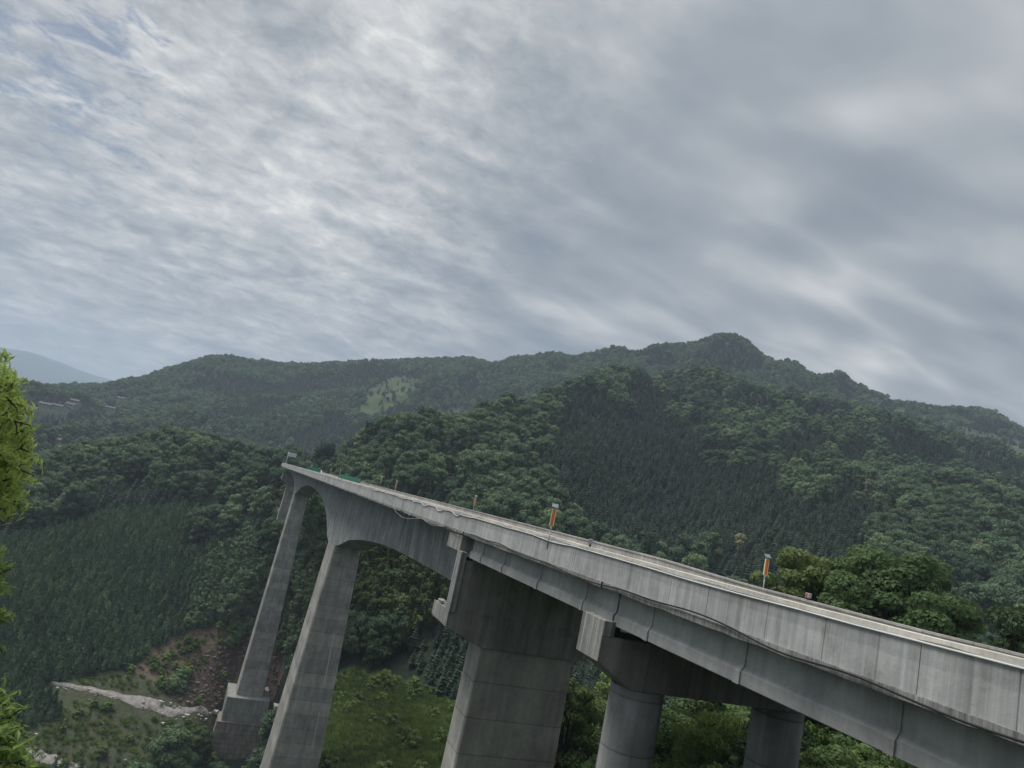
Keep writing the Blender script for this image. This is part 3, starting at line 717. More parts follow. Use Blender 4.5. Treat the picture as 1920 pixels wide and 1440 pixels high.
bb = BB(); bb.box(16.5, 31.9, 146, 163.5, -72, -66); bb.build('footing', M['plinth'], pr)
pr = pier_root(287)
BB().loft(taper(21.7, 26.7, 286, 294.2, -10.9, 19.6, 29.1, 284.6, 295.5, -85.2, 24, 0.3)).build('column', M['pier'], pr)
front_strip('centre_rib', M['parapet_far'], 0.5, 0.5, 0.32, -14, -84.9, (21.7, 26.7, 286, -10.9), (19.6, 29.1, 284.6, -85.2), 0.05)
bb = BB(); bb.box(16.6, 31.6, 281.5, 298.5, -93.2, -85.2); bb.build('footing', M['slab'], pr, 0.1)
bb = BB()
for k in range(8):                                                   # coursed stone base, each course stepping out a little
    e_ = 0.14 * k
    bb.box(15.3 - e_, 32.2 + e_, 280.3 - e_, 300 + e_, -93.25 - 1.6 * (k + 1) + 0.002, -93.25 - 1.6 * k)
bb.build('plinth', M['plinth'], pr)
# far transition pier
pr = pier_root(336)
prof = [(18.2, -8.2), (21.0, -10.0), (27.6, -10.0), (30.3, -8.2), (30.3, -5.2), (18.2, -5.2)]
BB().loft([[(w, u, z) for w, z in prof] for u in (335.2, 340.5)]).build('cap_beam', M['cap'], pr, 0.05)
BB().loft(taper(21.2, 27.4, 335.6, 340.0, -10.02, 20.4, 28.2, 335.2, 340.6, -36, 8, 0.2)).build('column', M['pier'], pr)

# rubble left lying on the ledge of the wall pier
def stones(n, fx, size):
    V = []; F = []
    for k in range(n):
        c_ = np.array(fx(k)); s_ = size * random.uniform(0.5, 1.3)
        cube = np.array([(x, y, z) for x in (-1, 1) for y in (-1, 1) for z in (-1, 1)], float)
        cube *= np.array([random.uniform(0.5, 1), random.uniform(0.5, 1), random.uniform(0.3, 0.7)]) * s_ * 0.5
        cube += np.array([[random.uniform(-1, 1) for _ in range(3)] for _ in range(8)]) * s_ * 0.12
        an = random.uniform(0, 3.14); ca_, sa_ = math.cos(an), math.sin(an)
        cube = cube @ np.array([[ca_, sa_, 0], [-sa_, ca_, 0], [0, 0, 1]])
        o_ = len(V) * 8
        V.append(cube + c_)
        F += [[o_ + i for i in f_] for f_ in ((0, 1, 3, 2), (4, 6, 7, 5), (0, 4, 5, 1), (2, 3, 7, 6), (0, 2, 6, 4), (1, 5, 7, 3))]
    return np.concatenate(V), np.array(F)
def rub(k):
    w, u = random.uniform(17.2, 19.5), random.uniform(54.3, 56.7)
    x, y = bw(w, u); return (x, y, -8.22 + random.uniform(0, 0.2))
V, F = stones(70, rub, 0.35)
tag(link_mesh('rubble', np_mesh('rubble', V, [F]), M['stone']), 'loose broken concrete lying on the ledge of the wide pier', 'rubble', kind='stuff')

# ------------------------------------------------------------------ cables
def cable(name, pts, rad, mat, label):
    mb = MB(); mb.tube([(*bw(w, u), z) for w, u, z in pts], rad, 6)
    return tag(mb.build(name, mat), label, 'cable')
pts = []
for u in np.arange(58, 2, -0.6):
    z = -2.40 + 0.05 * math.sin(u * 0.9) + 0.10 * math.sin(u * 0.29 + 1.0)
    z -= 0.10 * max(0, math.sin((u - 3) / 6.1 * math.pi)) ** 2
    pts.append((16.86, float(u), z))
cable('hanging_cable', pts, 0.032, M['rubber'], 'black cable sagging along the lower edge of the near parapet')
pts = [(16.9, u, -2.45 - s_) for u, s_ in ((58, 0.0), (60, 0.15), (62.5, 0.32), (65, 0.2), (66.5, 0.05), (69, 0.3), (72, 0.58), (75, 0.68), (78.5, 0.4), (80.5, 0.0), (82.5, -0.5), (85, -1.0), (87, -1.28))]
cable('looping_cable', pts, 0.022, M['grey'], 'thin grey cable hanging in loops below the deck edge of the main span')
pts = []
for u in np.arange(96, 3, -0.5):
    z0 = lerp_list(u, NEAR_U, NEAR_Z)
    dip = 0.10 * max(0.0, math.sin(u * 0.55) * math.sin(u * 0.21 + 0.5)) if u > 34.2 else 0.03 * max(0, math.sin(u * 0.35))
    if 55 < u < 72: dip += 0.22 * max(0, math.sin(u * 1.15))
    pts.append((16.965, float(u), z0 + 0.012 - dip))
cable('white_conduit', pts, 0.030, M['cable_white'], 'white conduit lying along the outer top edge of the near parapet')
cable('brown_cable', [(17.12, float(u), lerp_list(u, NEAR_U, NEAR_Z) + 0.03 + 0.015 * math.sin(u * 1.3)) for u in np.arange(130, 3, -0.7)], 0.02, M['grey'], 'thin dark cable lying beside the white conduit on the parapet')

# ------------------------------------------------------------------ solar warning posts
def warning_post():
    r_ = empty('warning_post', (0, 0, 0), BAZ)
    MB().tube([(0, 0, 0), (0, 0, 1.30)], 0.035, 10).build('post', M['steel'], r_)
    MB().tube([(0, 0, 1.05), (0, 0, 1.28)], 0.05, 10).build('sleeve', M['steel'], r_)
    b_ = MB(); b_.box(-0.125, 0.125, -0.05, 0.05, 1.28, 2.28); f_ = b_.build('panel_case', M['cream'], r_, bevel=0.01)
    b_ = MB()
    for k in range(4):
        z = 1.34 + k * 0.232
        b_.loft([[(-0.075, y_, z), (0.075, y_, z + 0.06), (0.075, y_, z + 0.20), (-0.075, y_, z + 0.19)] for y_ in (-0.06, -0.05)])
    b_.box(-0.08, 0.08, -0.0555, -0.048, 1.31, 2.25)
    b_.build('orange_face', M['orange'], f_)
    b_ = MB(); b_.tube([(0, 0, 2.28), (0, 0, 2.44)], 0.03, 8); b_.build('bracket', M['steel'], r_)
    b_ = MB()
    a = R(38)
    b_.loft([[(-0.18, -0.16 * math.cos(a), 2.44 - 0.16 * math.sin(a) + dz_), (0.18, -0.16 * math.cos(a), 2.44 - 0.16 * math.sin(a) + dz_), (0.18, 0.16 * math.cos(a), 2.44 + 0.16 * math.sin(a) + dz_), (-0.18, 0.16 * math.cos(a), 2.44 + 0.16 * math.sin(a) + dz_)] for dz_ in (0, 0.03)])
    b_.build('solar_panel', M['solar'], r_)
    return r_
wp = warning_post()
posts = [(16.95, 37.45, -1.70, 0.0, 'solar warning post with orange panel clamped to the near parapet, largest of the row'),
         (31.1, 36.2, -1.9, 0.15, 'slim solar post with orange edge behind the far parapet, beside the tall trees'),
         (31.1, 95.5, -1.6, 0.1, 'small orange post on the far parapet left of the largest warning post'),
         (31.1, 150.5, -1.6, 0.4, 'tiny pale post on the far parapet, right of an orange one near the green fence'),
         (31.1, 168.5, -1.3, 0.0, 'tiny orange post on the far parapet just right of the long green fence'),
         (31.1, 245.5, -1.3, 0.2, 'tiny orange post at the far end of the long green fence'),
         (31.1, 272, -1.4, 0.9, 'tiny grey post on the far parapet right of the white car'),
         (22.0, 250, -1.9, 0.0, 'tiny orange post beside the white car')]
for i, (w, u, z, tw, lab) in enumerate(posts):
    o = wp if i == 0 else copy_tree(wp)
    x, y = bw(w, u); o.location = (x, y, z); o.rotation_euler = (0, 0, BAZ - 0.35 + tw)
    tag(o, lab, 'warning post', 'solar warning posts along the bridge')
# small red hazard lamps on the parapets
def hazard_lamp():
    r_ = empty('hazard_lamp', (0, 0, 0), BAZ)
    MB().box(-0.05, 0.05, -0.05, 0.05, 0, 0.12).build('stem', M['rubber'], r_)
    b_ = MB(); b_.box(-0.10, 0.10, -0.15, 0.17, 0.12, 0.40); c_ = b_.build('case', M['grey'], r_, bevel=0.02)
    MB().box(-0.112, -0.09, -0.02, 0.12, 0.15, 0.38).build('lens', M['red'], c_)
    return r_
hl = hazard_lamp()
for i, (w, u, z, lab) in enumerate([(17.32, 33.1, -0.98, 'small red and grey hazard lamp on the near parapet right of the orange post'),
                                    (31.1, 32.5, -1.42, 'small red lamp on the far parapet in front of the tall trees')]):
    o = hl if i == 0 else copy_tree(hl)
    x, y = bw(w, u); o.location = (x, y, z); o.rotation_euler = (0, 0, BAZ - 0.5 if i == 0 else BAZ)
    tag(o, lab, 'lamp', 'red hazard lamps on the parapets')
# green construction fences on the deck
def fence(w, u0, u1, z0, z1, lab):
    x, y = bw(w, u0)
    r_ = empty('green_fence', (x, y, z0), BAZ)
    b_ = MB()
    L_ = u1 - u0; n = int(L_ / 0.5)
    for k in range(n):
        off = 0.03 if k % 2 else 0.0
        b_.box(-0.02 + off, 0.02 + off, k * L_ / n, (k + 1) * L_ / n - 0.02, 0.1, z1 - z0)
    b_.build('panel', M['green'], r_)
    for k in range(int(L_ / 6) + 1):
        yy = min(k * 6.0, L_)
        MB().box(0.06, 0.13, yy - 0.04, yy + 0.04, 0, z1 - z0 + 0.05).build('fence_post', M['steel'], r_)
    return tag(r_, lab, 'fence')
fence(30.7, 197, 244, -2.15, -0.30, 'long green metal construction fence along the far parapet')
fence(17.8, 176, 217, -2.15, -0.02, 'green construction fence at the far end beyond the white car')
# white car on the deck
x, y = bw(26.5, 267)
car = empty('car', (x, y, -2.16), BAZ + math.pi)
def body_ring(y_, pr): return [(a, y_, z) for a, z in pr]
half = [(0.85, 0.25), (0.90, 0.55), (0.88, 0.85), (0.78, 0.95)]
def sect(y_, top, wdt): 
    h = [(-wdt, 0.28), (wdt, 0.28), (wdt + 0.03, 0.6), (wdt - 0.08, top), (-wdt + 0.08, top), (-wdt - 0.03, 0.6)]
    return [(a, y_, z) for a, z in h]
MB().loft([sect(-2.2, 0.75, 0.72), sect(-2.05, 0.86, 0.83), sect(-1.0, 0.96, 0.87), sect(1.6, 0.98, 0.87), sect(2.1, 0.92, 0.82), sect(2.22, 0.75, 0.74)]).build('body', M['carpaint'], car, bevel=0.03)
MB().loft([[(-0.74, -1.0, 0.95), (0.74, -1.0, 0.95), (0.74, 1.8, 0.97), (-0.74, 1.8, 0.97)], [(-0.58, -0.3, 1.44), (0.58, -0.3, 1.44), (0.58, 1.2, 1.46), (-0.58, 1.2, 1.46)]]).build('cabin', M['carpaint'], car, bevel=0.03)
MB().loft([[(-0.66, -0.96, 1.0), (0.66, -0.96, 1.0), (0.66, -0.90, 1.0), (-0.66, -0.90, 1.0)], [(-0.54, -0.42, 1.40), (0.54, -0.42, 1.40), (0.54, -0.36, 1.40), (-0.54, -0.36, 1.40)]]).build('windscreen', M['glass'], car)
for sx in (-0.78, 0.78):
    for sy in (-1.35, 1.35):
        MB().tube([(sx - 0.1, sy, 0.32), (sx + 0.1, sy, 0.32)], 0.32, 14).build('wheel', M['rubber'], car)
for sx in (-0.55, 0.55): MB().box(sx - 0.16, sx + 0.16, -2.24, -2.18, 0.58, 0.72).build('headlight', M['steel'], car)
car.scale = (1.15, 1.15, 1.18)
tag(car, 'small white car driving on the deck near the far end', 'car')
# sign on a mast at the far end
x, y = bw(18.3, 336)
sg = empty('road_sign', (x, y, -2.16), BAZ)
MB().tube([(0, 0, 0), (0, 0, 6.6)], 0.14, 8).build('mast', M['steel'], sg)
b_ = MB(); b_.box(0.3, 3.6, -0.08, 0.08, 4.7, 6.4); pn = b_.build('sign_panel', M['sign'], sg, bevel=0.02)
b_ = MB()
for z in (5.2, 5.6, 6.0): b_.box(0.7, 3.2, -0.095, -0.085, z - 0.06, z + 0.06)
b_.build('faded_lines', M['grey'], pn)
b_ = MB(); b_.tube([(0, 0, 6.2), (0.35, 0, 6.2)], 0.06, 6); b_.tube([(0, 0, 5.0), (0.35, 0, 5.0)], 0.06, 6); b_.build('arm', M['steel'], sg)
tag(sg, 'pale rectangular sign on a mast at the far end of the bridge', 'sign')

# ------------------------------------------------------------------ tree prototypes
def leaf_quads(P, N, size, rs, aspect=1.0, droop=0.0):
    """one kite-shaped leaf clump per point, facing roughly along N"""
    n = len(P)
    N = N / (np.linalg.norm(N, axis=1, keepdims=True) + 1e-9)
    A = np.cross(N, rs.normal(size=(n, 3))); A /= np.linalg.norm(A, axis=1, keepdims=True) + 1e-9
    if droop:
        A = A + np.array([0, 0, -droop]); A /= np.linalg.norm(A, axis=1, keepdims=True)
    B = np.cross(N, A); B /= np.linalg.norm(B, axis=1, keepdims=True) + 1e-9
    s_ = (size * rs.uniform(0.6, 1.3, n))[:, None]
    V = np.stack([P - A * s_ * 0.5, P + B * s_ * 0.5 * aspect - A * s_ * 0.05 + N * s_ * 0.08, P + A * s_ * 0.55, P - B * s_ * 0.5 * aspect - A * s_ * 0.05 + N * s_ * 0.08], 1).reshape(-1, 3)
    return V, np.arange(n * 4).reshape(n, 4)
_ico = bmesh.new(); bmesh.ops.create_icosphere(_ico, subdivisions=1, radius=1.0)
ICO_V = np.array([v_.co[:] for v_ in _ico.verts]); ICO_F = np.array([[v_.index for v_ in f_.verts] for f_ in _ico.faces]); _ico.free()
def tube_np(pts, rads, n=6):
    pts = np.asarray(pts, float); V = []
    for i, q_ in enumerate(pts):
        t_ = pts[min(i + 1, len(pts) - 1)] - pts[max(i - 1, 0)]; t_ = t_ / (np.linalg.norm(t_) + 1e-9)
        a_ = np.cross(t_, (0.31, 0.22, 0.9) if abs(t_[2]) < 0.85 else (1, 0.1, 0)); a_ /= np.linalg.norm(a_); b_ = np.cross(t_, a_)
        an = np.arange(n) * 2 * np.pi / n
        V.append(q_ + rads[i] * (np.cos(an)[:, None] * a_ + np.sin(an)[:, None] * b_))
    V = np.concatenate(V); ii = np.arange(len(pts) * n).reshape(len(pts), n); nx = np.roll(ii, -1, 1)
    return V, np.stack([ii[:-1], nx[:-1], nx[1:], ii[1:]], -1).reshape(-1, 4)
class Parts:
    def __init__(s): s.V = []; s.Q = []; s.T = []; s.mq = []; s.mt = []; s.n = 0
    def add(s, V, F, mi=0):
        F = np.asarray(F) + s.n; s.V.append(V); s.n += len(V)
        if F.shape[1] == 4: s.Q.append(F); s.mq += [mi] * len(F)
        else: s.T.append(F); s.mt += [mi] * len(F)
    def mesh(s, name, mats):
        F = ([np.concatenate(s.Q)] if s.Q else []) + ([np.concatenate(s.T)] if s.T else [])
        me_ = np_mesh(name, np.concatenate(s.V), F, s.mq + s.mt)
        for m_ in mats: me_.materials.append(m_)
        return me_
def lobes_for(rs, n, rad, h0, h1, lr):
    """lobe centres spread through a crown between heights h0 and h1"""
    out = []
    for k in range(n):
        z = h0 + (h1 - h0) * (k + rs.uniform(0, 1)) / n
        f_ = (z - h0) / (h1 - h0)
        mr = rad * math.sqrt(max(0.05, 1 - (2 * (f_ - 0.38) / 1.35) ** 2)) 
        a_ = k * 2.4 + rs.uniform(-0.5, 0.5); q_ = mr * math.sqrt(rs.uniform(0.15, 1)) * 0.8
        out.append((q_ * math.cos(a_), q_ * math.sin(a_), z, lr * rs.uniform(0.7, 1.25)))
    return out
def broadleaf(name, seed, H, rad, nl, per, size, lr, mats, trunk=True, base=0.35, core=True, droop=0.0, asp=1.0, limbs=False, flatz=0.75):
    rs = np.random.default_rng(seed)
    P = Parts(); TR = Parts()
    L = lobes_for(rs, nl, rad, H * base, H * 0.93, lr)
    for (x, y, z, r_) in L:
        dv = rs.normal(size=(per, 3)); dv[:, 2] = dv[:, 2] * 0.8 + 0.25
        dv /= np.linalg.norm(dv, axis=1, keepdims=True)
        rad_ = r_ * rs.uniform(0.72, 1.08, per)[:, None]
        pos = np.array([x, y, z]) + dv * rad_ * np.array([1, 1, flatz])
        V, F = leaf_quads(pos, dv + rs.normal(size=(per, 3)) * 0.45 + np.array([0, 0, 0.25]), size, rs, asp, droop)
        P.add(V, F)
        if core:
            P.add(ICO_V * r_ * 0.72 * np.array([1, 1, flatz]) + np.array([x, y, z]), ICO_F)
    if trunk:
        bend = rs.normal(size=2) * H * 0.02
        tr = [(0, 0, -0.6), (bend[0], bend[1], H * 0.3), (bend[0] * 1.5, bend[1] * 1.2, H * 0.72)]
        V, F = tube_np(tr, [H * 0.026, H * 0.02, H * 0.008], 7); TR.add(V, F)
        if limbs:
            for (x, y, z, r_) in L:
                s_ = rs.uniform(0.2, 0.5); b0 = np.array([bend[0] * s_ * 2, bend[1] * s_ * 2, H * s_ * 0.9])
                md = (b0 + np.array([x, y, z])) / 2 + np.array([0, 0, -0.08 * H * rs.uniform(0, 1)])
                V, F = tube_np([b0, md, (x, y, z)], [H * 0.010, H * 0.007, H * 0.003], 5); TR.add(V, F)
    if limbs: return P.mesh(name + '_crown', [mats[0]]), TR.mesh(name + '_trunk', [mats[1]])
    for V, F in ((v_, f_) for v_, f_ in zip(TR.V, TR.Q)):
        P.V.append(V); P.Q.append(F - F.min() + P.n); P.n += len(V); P.mq += [1] * len(F)
    return P.mesh(name, mats)
def fir(name, seed, H, rad, mats, layers=13, per=8):
    rs = np.random.default_rng(seed)
    P = Parts()
    for k in range(layers):
        f_ = k / (layers - 1)
        z = H * (0.12 + 0.86 * f_); rl = rad * (1 - f_ ** 1.7) ** 0.9 * rs.uniform(0.85, 1.15) + 0.12
        for j in range(per):
            a_ = 2 * math.pi * (j + 0.5 * (k % 2)) / per + rs.uniform(-0.3, 0.3); rl2 = rl * rs.uniform(0.75, 1.2)
            c_, s_ = math.cos(a_), math.sin(a_); w_ = 0.30 * rl2 + 0.10; dr = 0.18 * rl2 + rs.uniform(-0.1, 0.1)
            jx_, jy_ = rs.normal(size=2) * 0.16 * rad; V = np.array([(jx_, jy_, z + 0.25 + rs.uniform(0, 0.4)), (c_ * rl2 * 0.62 - s_ * w_, s_ * rl2 * 0.62 + c_ * w_, z - dr * 0.4), (c_ * rl2, s_ * rl2, z - dr + 0.12), (c_ * rl2 * 0.62 + s_ * w_, s_ * rl2 * 0.62 - c_ * w_, z - dr * 0.4)])
            P.add(V, np.array([[0, 1, 2, 3]]))
    n = 7; an = np.arange(n) * 2 * np.pi / n
    V = np.concatenate([np.stack([np.cos(an) * rad * 0.55, np.sin(an) * rad * 0.55, np.full(n, H * 0.10)], -1), [(0, 0, H * 0.95)]])
    P.add(V, np.array([[i, (i + 1) % n, n] for i in range(n)]))
    V, F = tube_np([(0, 0, -0.5), (0, 0, H * 0.5), (0, 0, H * 1.0)], [H * 0.02, H * 0.013, 0.02], 5); P.add(V, F, 1)
    return P.mesh(name, mats)
def young_fir(name, seed, H, rad, mats):
    rs = np.random.default_rng(seed); P = Parts(); n = 130
    f_ = rs.uniform(0, 1, n) ** 0.8; a_ = rs.uniform(0, 6.28, n)
    q_ = rad * (1 - f_ ** 1.5) * rs.uniform(0.55, 1.1, n)
    pos = np.stack([q_ * np.cos(a_), q_ * np.sin(a_), H * (0.05 + 0.92 * f_)], -1)
    up = np.stack([np.cos(a_) * 0.7, np.sin(a_) * 0.7, 0.6 + 0 * a_], -1)
    V, F = leaf_quads(pos, up + rs.normal(size=(n, 3)) * 0.5, 0.95, rs, 0.42, -0.6); P.add(V, F)
    P.add(ICO_V * np.array([rad * 0.55, rad * 0.55, H * 0.38]) + np.array([0, 0, H * 0.38]), ICO_F)
    V, F = tube_np([(0, 0, -0.5), (0, 0, H * 0.9)], [0.08, 0.02], 5); P.add(V, F, 1)
    return P.mesh(name, mats)
def bamboo(name, seed, H, mats):
    rs = np.random.default_rng(seed); P = Parts()
    for k in range(9):
        a_ = rs.uniform(0, 6.28); q_ = rs.uniform(0.2, 1.6); hh = H * rs.uniform(0.75, 1.05); bend = rs.uniform(0.8, 2.2)
        bx_, by_ = q_ * math.cos(a_), q_ * math.sin(a_)
        cx = [(bx_, by_, -0.3), (bx_ * 1.15, by_ * 1.15, hh * 0.55), (bx_ + bend * 0.5 * math.cos(a_), by_ + bend * 0.5 * math.sin(a_), hh * 0.9), (bx_ + bend * math.cos(a_), by_ + bend * math.sin(a_), hh * 0.88)]
        V, F = tube_np(cx, [0.06, 0.05, 0.03, 0.015], 4); P.add(V, F, 1)
        n = 190; s_ = rs.uniform(0.3, 1.0, n) * 3 * 0.999
        ii = np.minimum(s_.astype(int), 2); tt = (s_ - ii)[:, None]; cxa = np.array(cx)
        pos = cxa[ii] * (1 - tt) + cxa[ii + 1] * tt
        dv = rs.normal(size=(n, 3)); dv /= np.linalg.norm(dv, axis=1, keepdims=True)
        pos = pos + dv * (0.75 * rs.uniform(0.3, 1, n))[:, None]
        V, F = leaf_quads(pos, dv * 0.6 + np.array([0, 0, 0.8]) + rs.normal(size=(n, 3)) * 0.3, 0.66, rs, 0.55, 0.5); P.add(V, F)
    return P.mesh(name, mats)
proto = dict(
    fir=[fir('fir_a', 1, 7.2, 2.1, [M['fir'], M['bark']], 9, 9), fir('fir_b', 2, 6.4, 2.0, [M['fir'], M['bark']], 8, 9), fir('fir_c', 3, 8.2, 2.2, [M['fir'], M['bark']], 10, 9)],
    far=[broadleaf('far_%d' % k, 20 + k, 11.0, 4.4, 13, 46, 1.05, 2.0, [M['broad'], M['bark']], False, 0.22) for k in range(4)],
    near=[broadleaf('near_%d' % k, 40 + k, 11.5, 4.5, 22, 120, 0.66, 1.75, [M['broad'], M['bark']], True, 0.25) for k in range(4)],
    bloom=[broadleaf('bloom_0', 60, 9.5, 3.8, 16, 70, 0.6, 1.6, [M['bloom'], M['bark']], True, 0.25)],
    young=[young_fir('young_%d' % k, 65 + k, 3.6 + 0.5 * k, 1.35, [M['young'], M['bark']]) for k in range(3)],
    bamboo=[bamboo('bamboo_%d' % k, 70 + k, 10.0, [M['bamboo'], M['bark']]) for k in range(2)],
    scrub=[broadleaf('scrub_%d' % k, 100 + k, 2.6, 1.5, 9, 90, 0.26, 0.75, [M['midleaf'], M['bark']], False, 0.05, asp=0.7) for k in range(3)],
    bankscrub=[broadleaf('bankscrub_%d' % k, 110 + k, 2.6, 1.5, 8, 40, 0.45, 0.8, [M['broad'], M['bark']], False, 0.05) for k in range(3)],
    shrub=[broadleaf('shrub_%d' % k, 80 + k, 2.4, 1.4, 8, 40, 0.42, 0.75, [M['grass'], M['bark']], False, 0.05) for k in range(2)],
)
def tuft(name, seed, mat):
    rs = np.random.default_rng(seed); n = 46
    a_ = rs.uniform(0, 6.28, n); q_ = rs.uniform(0, 0.5, n); ln = rs.uniform(0.4, 0.95, n); le = rs.uniform(0.1, 0.6, n)
    b0 = np.stack([q_ * np.cos(a_), q_ * np.sin(a_), np.zeros(n) - 0.05], -1)
    dr = np.stack([np.cos(a_) * le, np.sin(a_) * le, np.ones(n)], -1) * ln[:, None]
    sd_ = np.stack([-np.sin(a_), np.cos(a_), np.zeros(n)], -1) * 0.06
    V = np.stack([b0 - sd_, b0 + sd_, b0 + dr * 0.7 + sd_ * 0.7, b0 + dr + np.stack([np.cos(a_), np.sin(a_), -0.6 * np.ones(n)], -1) * 0.15], 1).reshape(-1, 3)
    P = Parts(); P.add(V, np.arange(n * 4).reshape(n, 4))
    return P.mesh(name, [mat])
proto['grass'] = [tuft('tuft_%d' % k, 90 + k, M['grass']) for k in range(2)]

# ------------------------------------------------------------------ where the trees stand
def jgrid(sp, rmin, rmax, azr=44):
    n = int(rmax / sp) + 1
    gx, gy = np.meshgrid(np.arange(-n, n) * sp, np.arange(0, n) * sp)
    gx = gx.ravel() + rng.uniform(-0.48, 0.48, gx.size) * sp; gy = gy.ravel() + rng.uniform(-0.48, 0.48, gx.size) * sp
    r_ = np.hypot(gx, gy); a_ = np.degrees(np.arctan2(gx, gy))
    k = (r_ > rmin) & (r_ < rmax) & (np.abs(a_) < azr)
    return gx[k], gy[k]
EL = np.degrees(np.arctan2(ZG, np.maximum(RG, 1)))
CUM = np.maximum.accumulate(EL, axis=1)
def seen(x, y, z, h):
    """treetop not hidden behind nearer ground"""
    a = np.degrees(np.arctan2(x, y)); r_ = np.hypot(x, y)
    i = np.clip(np.round(np.interp(a, aa, np.arange(len(aa)))).astype(int), 0, len(aa) - 1)
    j = np.clip(np.searchsorted(rr, r_) - 2, 0, len(rr) - 1)
    return np.degrees(np.arctan2(z + h, r_)) > CUM[i, j] - 0.15
P_PLANT = [(-40, 1020), (120, 985), (230, 958), (335, 955), (470, 1000), (490, 1090), (410, 1185), (300, 1215), (260, 1245), (110, 1290), (150, 1345), (60, 1400), (-40, 1400)]
P_BR = [[(640, 880), (700, 815), (800, 760), (1000, 745), (1090, 775), (1010, 900), (1060, 1010), (1000, 1010), (880, 960), (720, 920)],
        [(1180, 680), (1240, 690), (1330, 740), (1420, 830), (1490, 930), (1430, 900), (1330, 830), (1250, 790), (1200, 740)],
        [(1590, 940), (1640, 900), (1760, 890), (1900, 1020), (1930, 1190), (1700, 1190), (1600, 1020)],
        [(1440, 900), (1540, 880), (1560, 1010), (1500, 1000)], [(1330, 980), (1420, 975), (1430, 1040), (1350, 1050)],
        [(-60, 830), (250, 810), (460, 830), (540, 870), (540, 1010), (480, 985), (330, 930), (200, 950), (100, 980), (-60, 1010)],
        [(480, 980), (560, 960), (640, 1010), (640, 1300), (540, 1240), (440, 1190), (420, 1130), (490, 1060)]]
P_BAM = [(660, 1060), (790, 1060), (850, 1160), (800, 1210), (690, 1235), (650, 1190)]
P_FIR2 = [(790, 1110), (900, 1130), (900, 1330), (840, 1320), (760, 1265)]
P_DARK = [(1040, 755), (1120, 690), (1190, 650), (1250, 690), (1240, 760), (1330, 850), (1450, 920), (1560, 1010), (1450, 1060), (1200, 1040), (1080, 1000), (1030, 900)]
NO = [P_GRASS, P_SCAR, P_CUT, P_BANK, P_MEADOW, P_MEADOW3, P_MEADOW4, P_WALK]
HSPOT = [(84, 764), (107, 767), (131, 765), (139, 757), (206, 770), (105, 832), (225, 752), (60, 772), (318, 868)]
cand = []
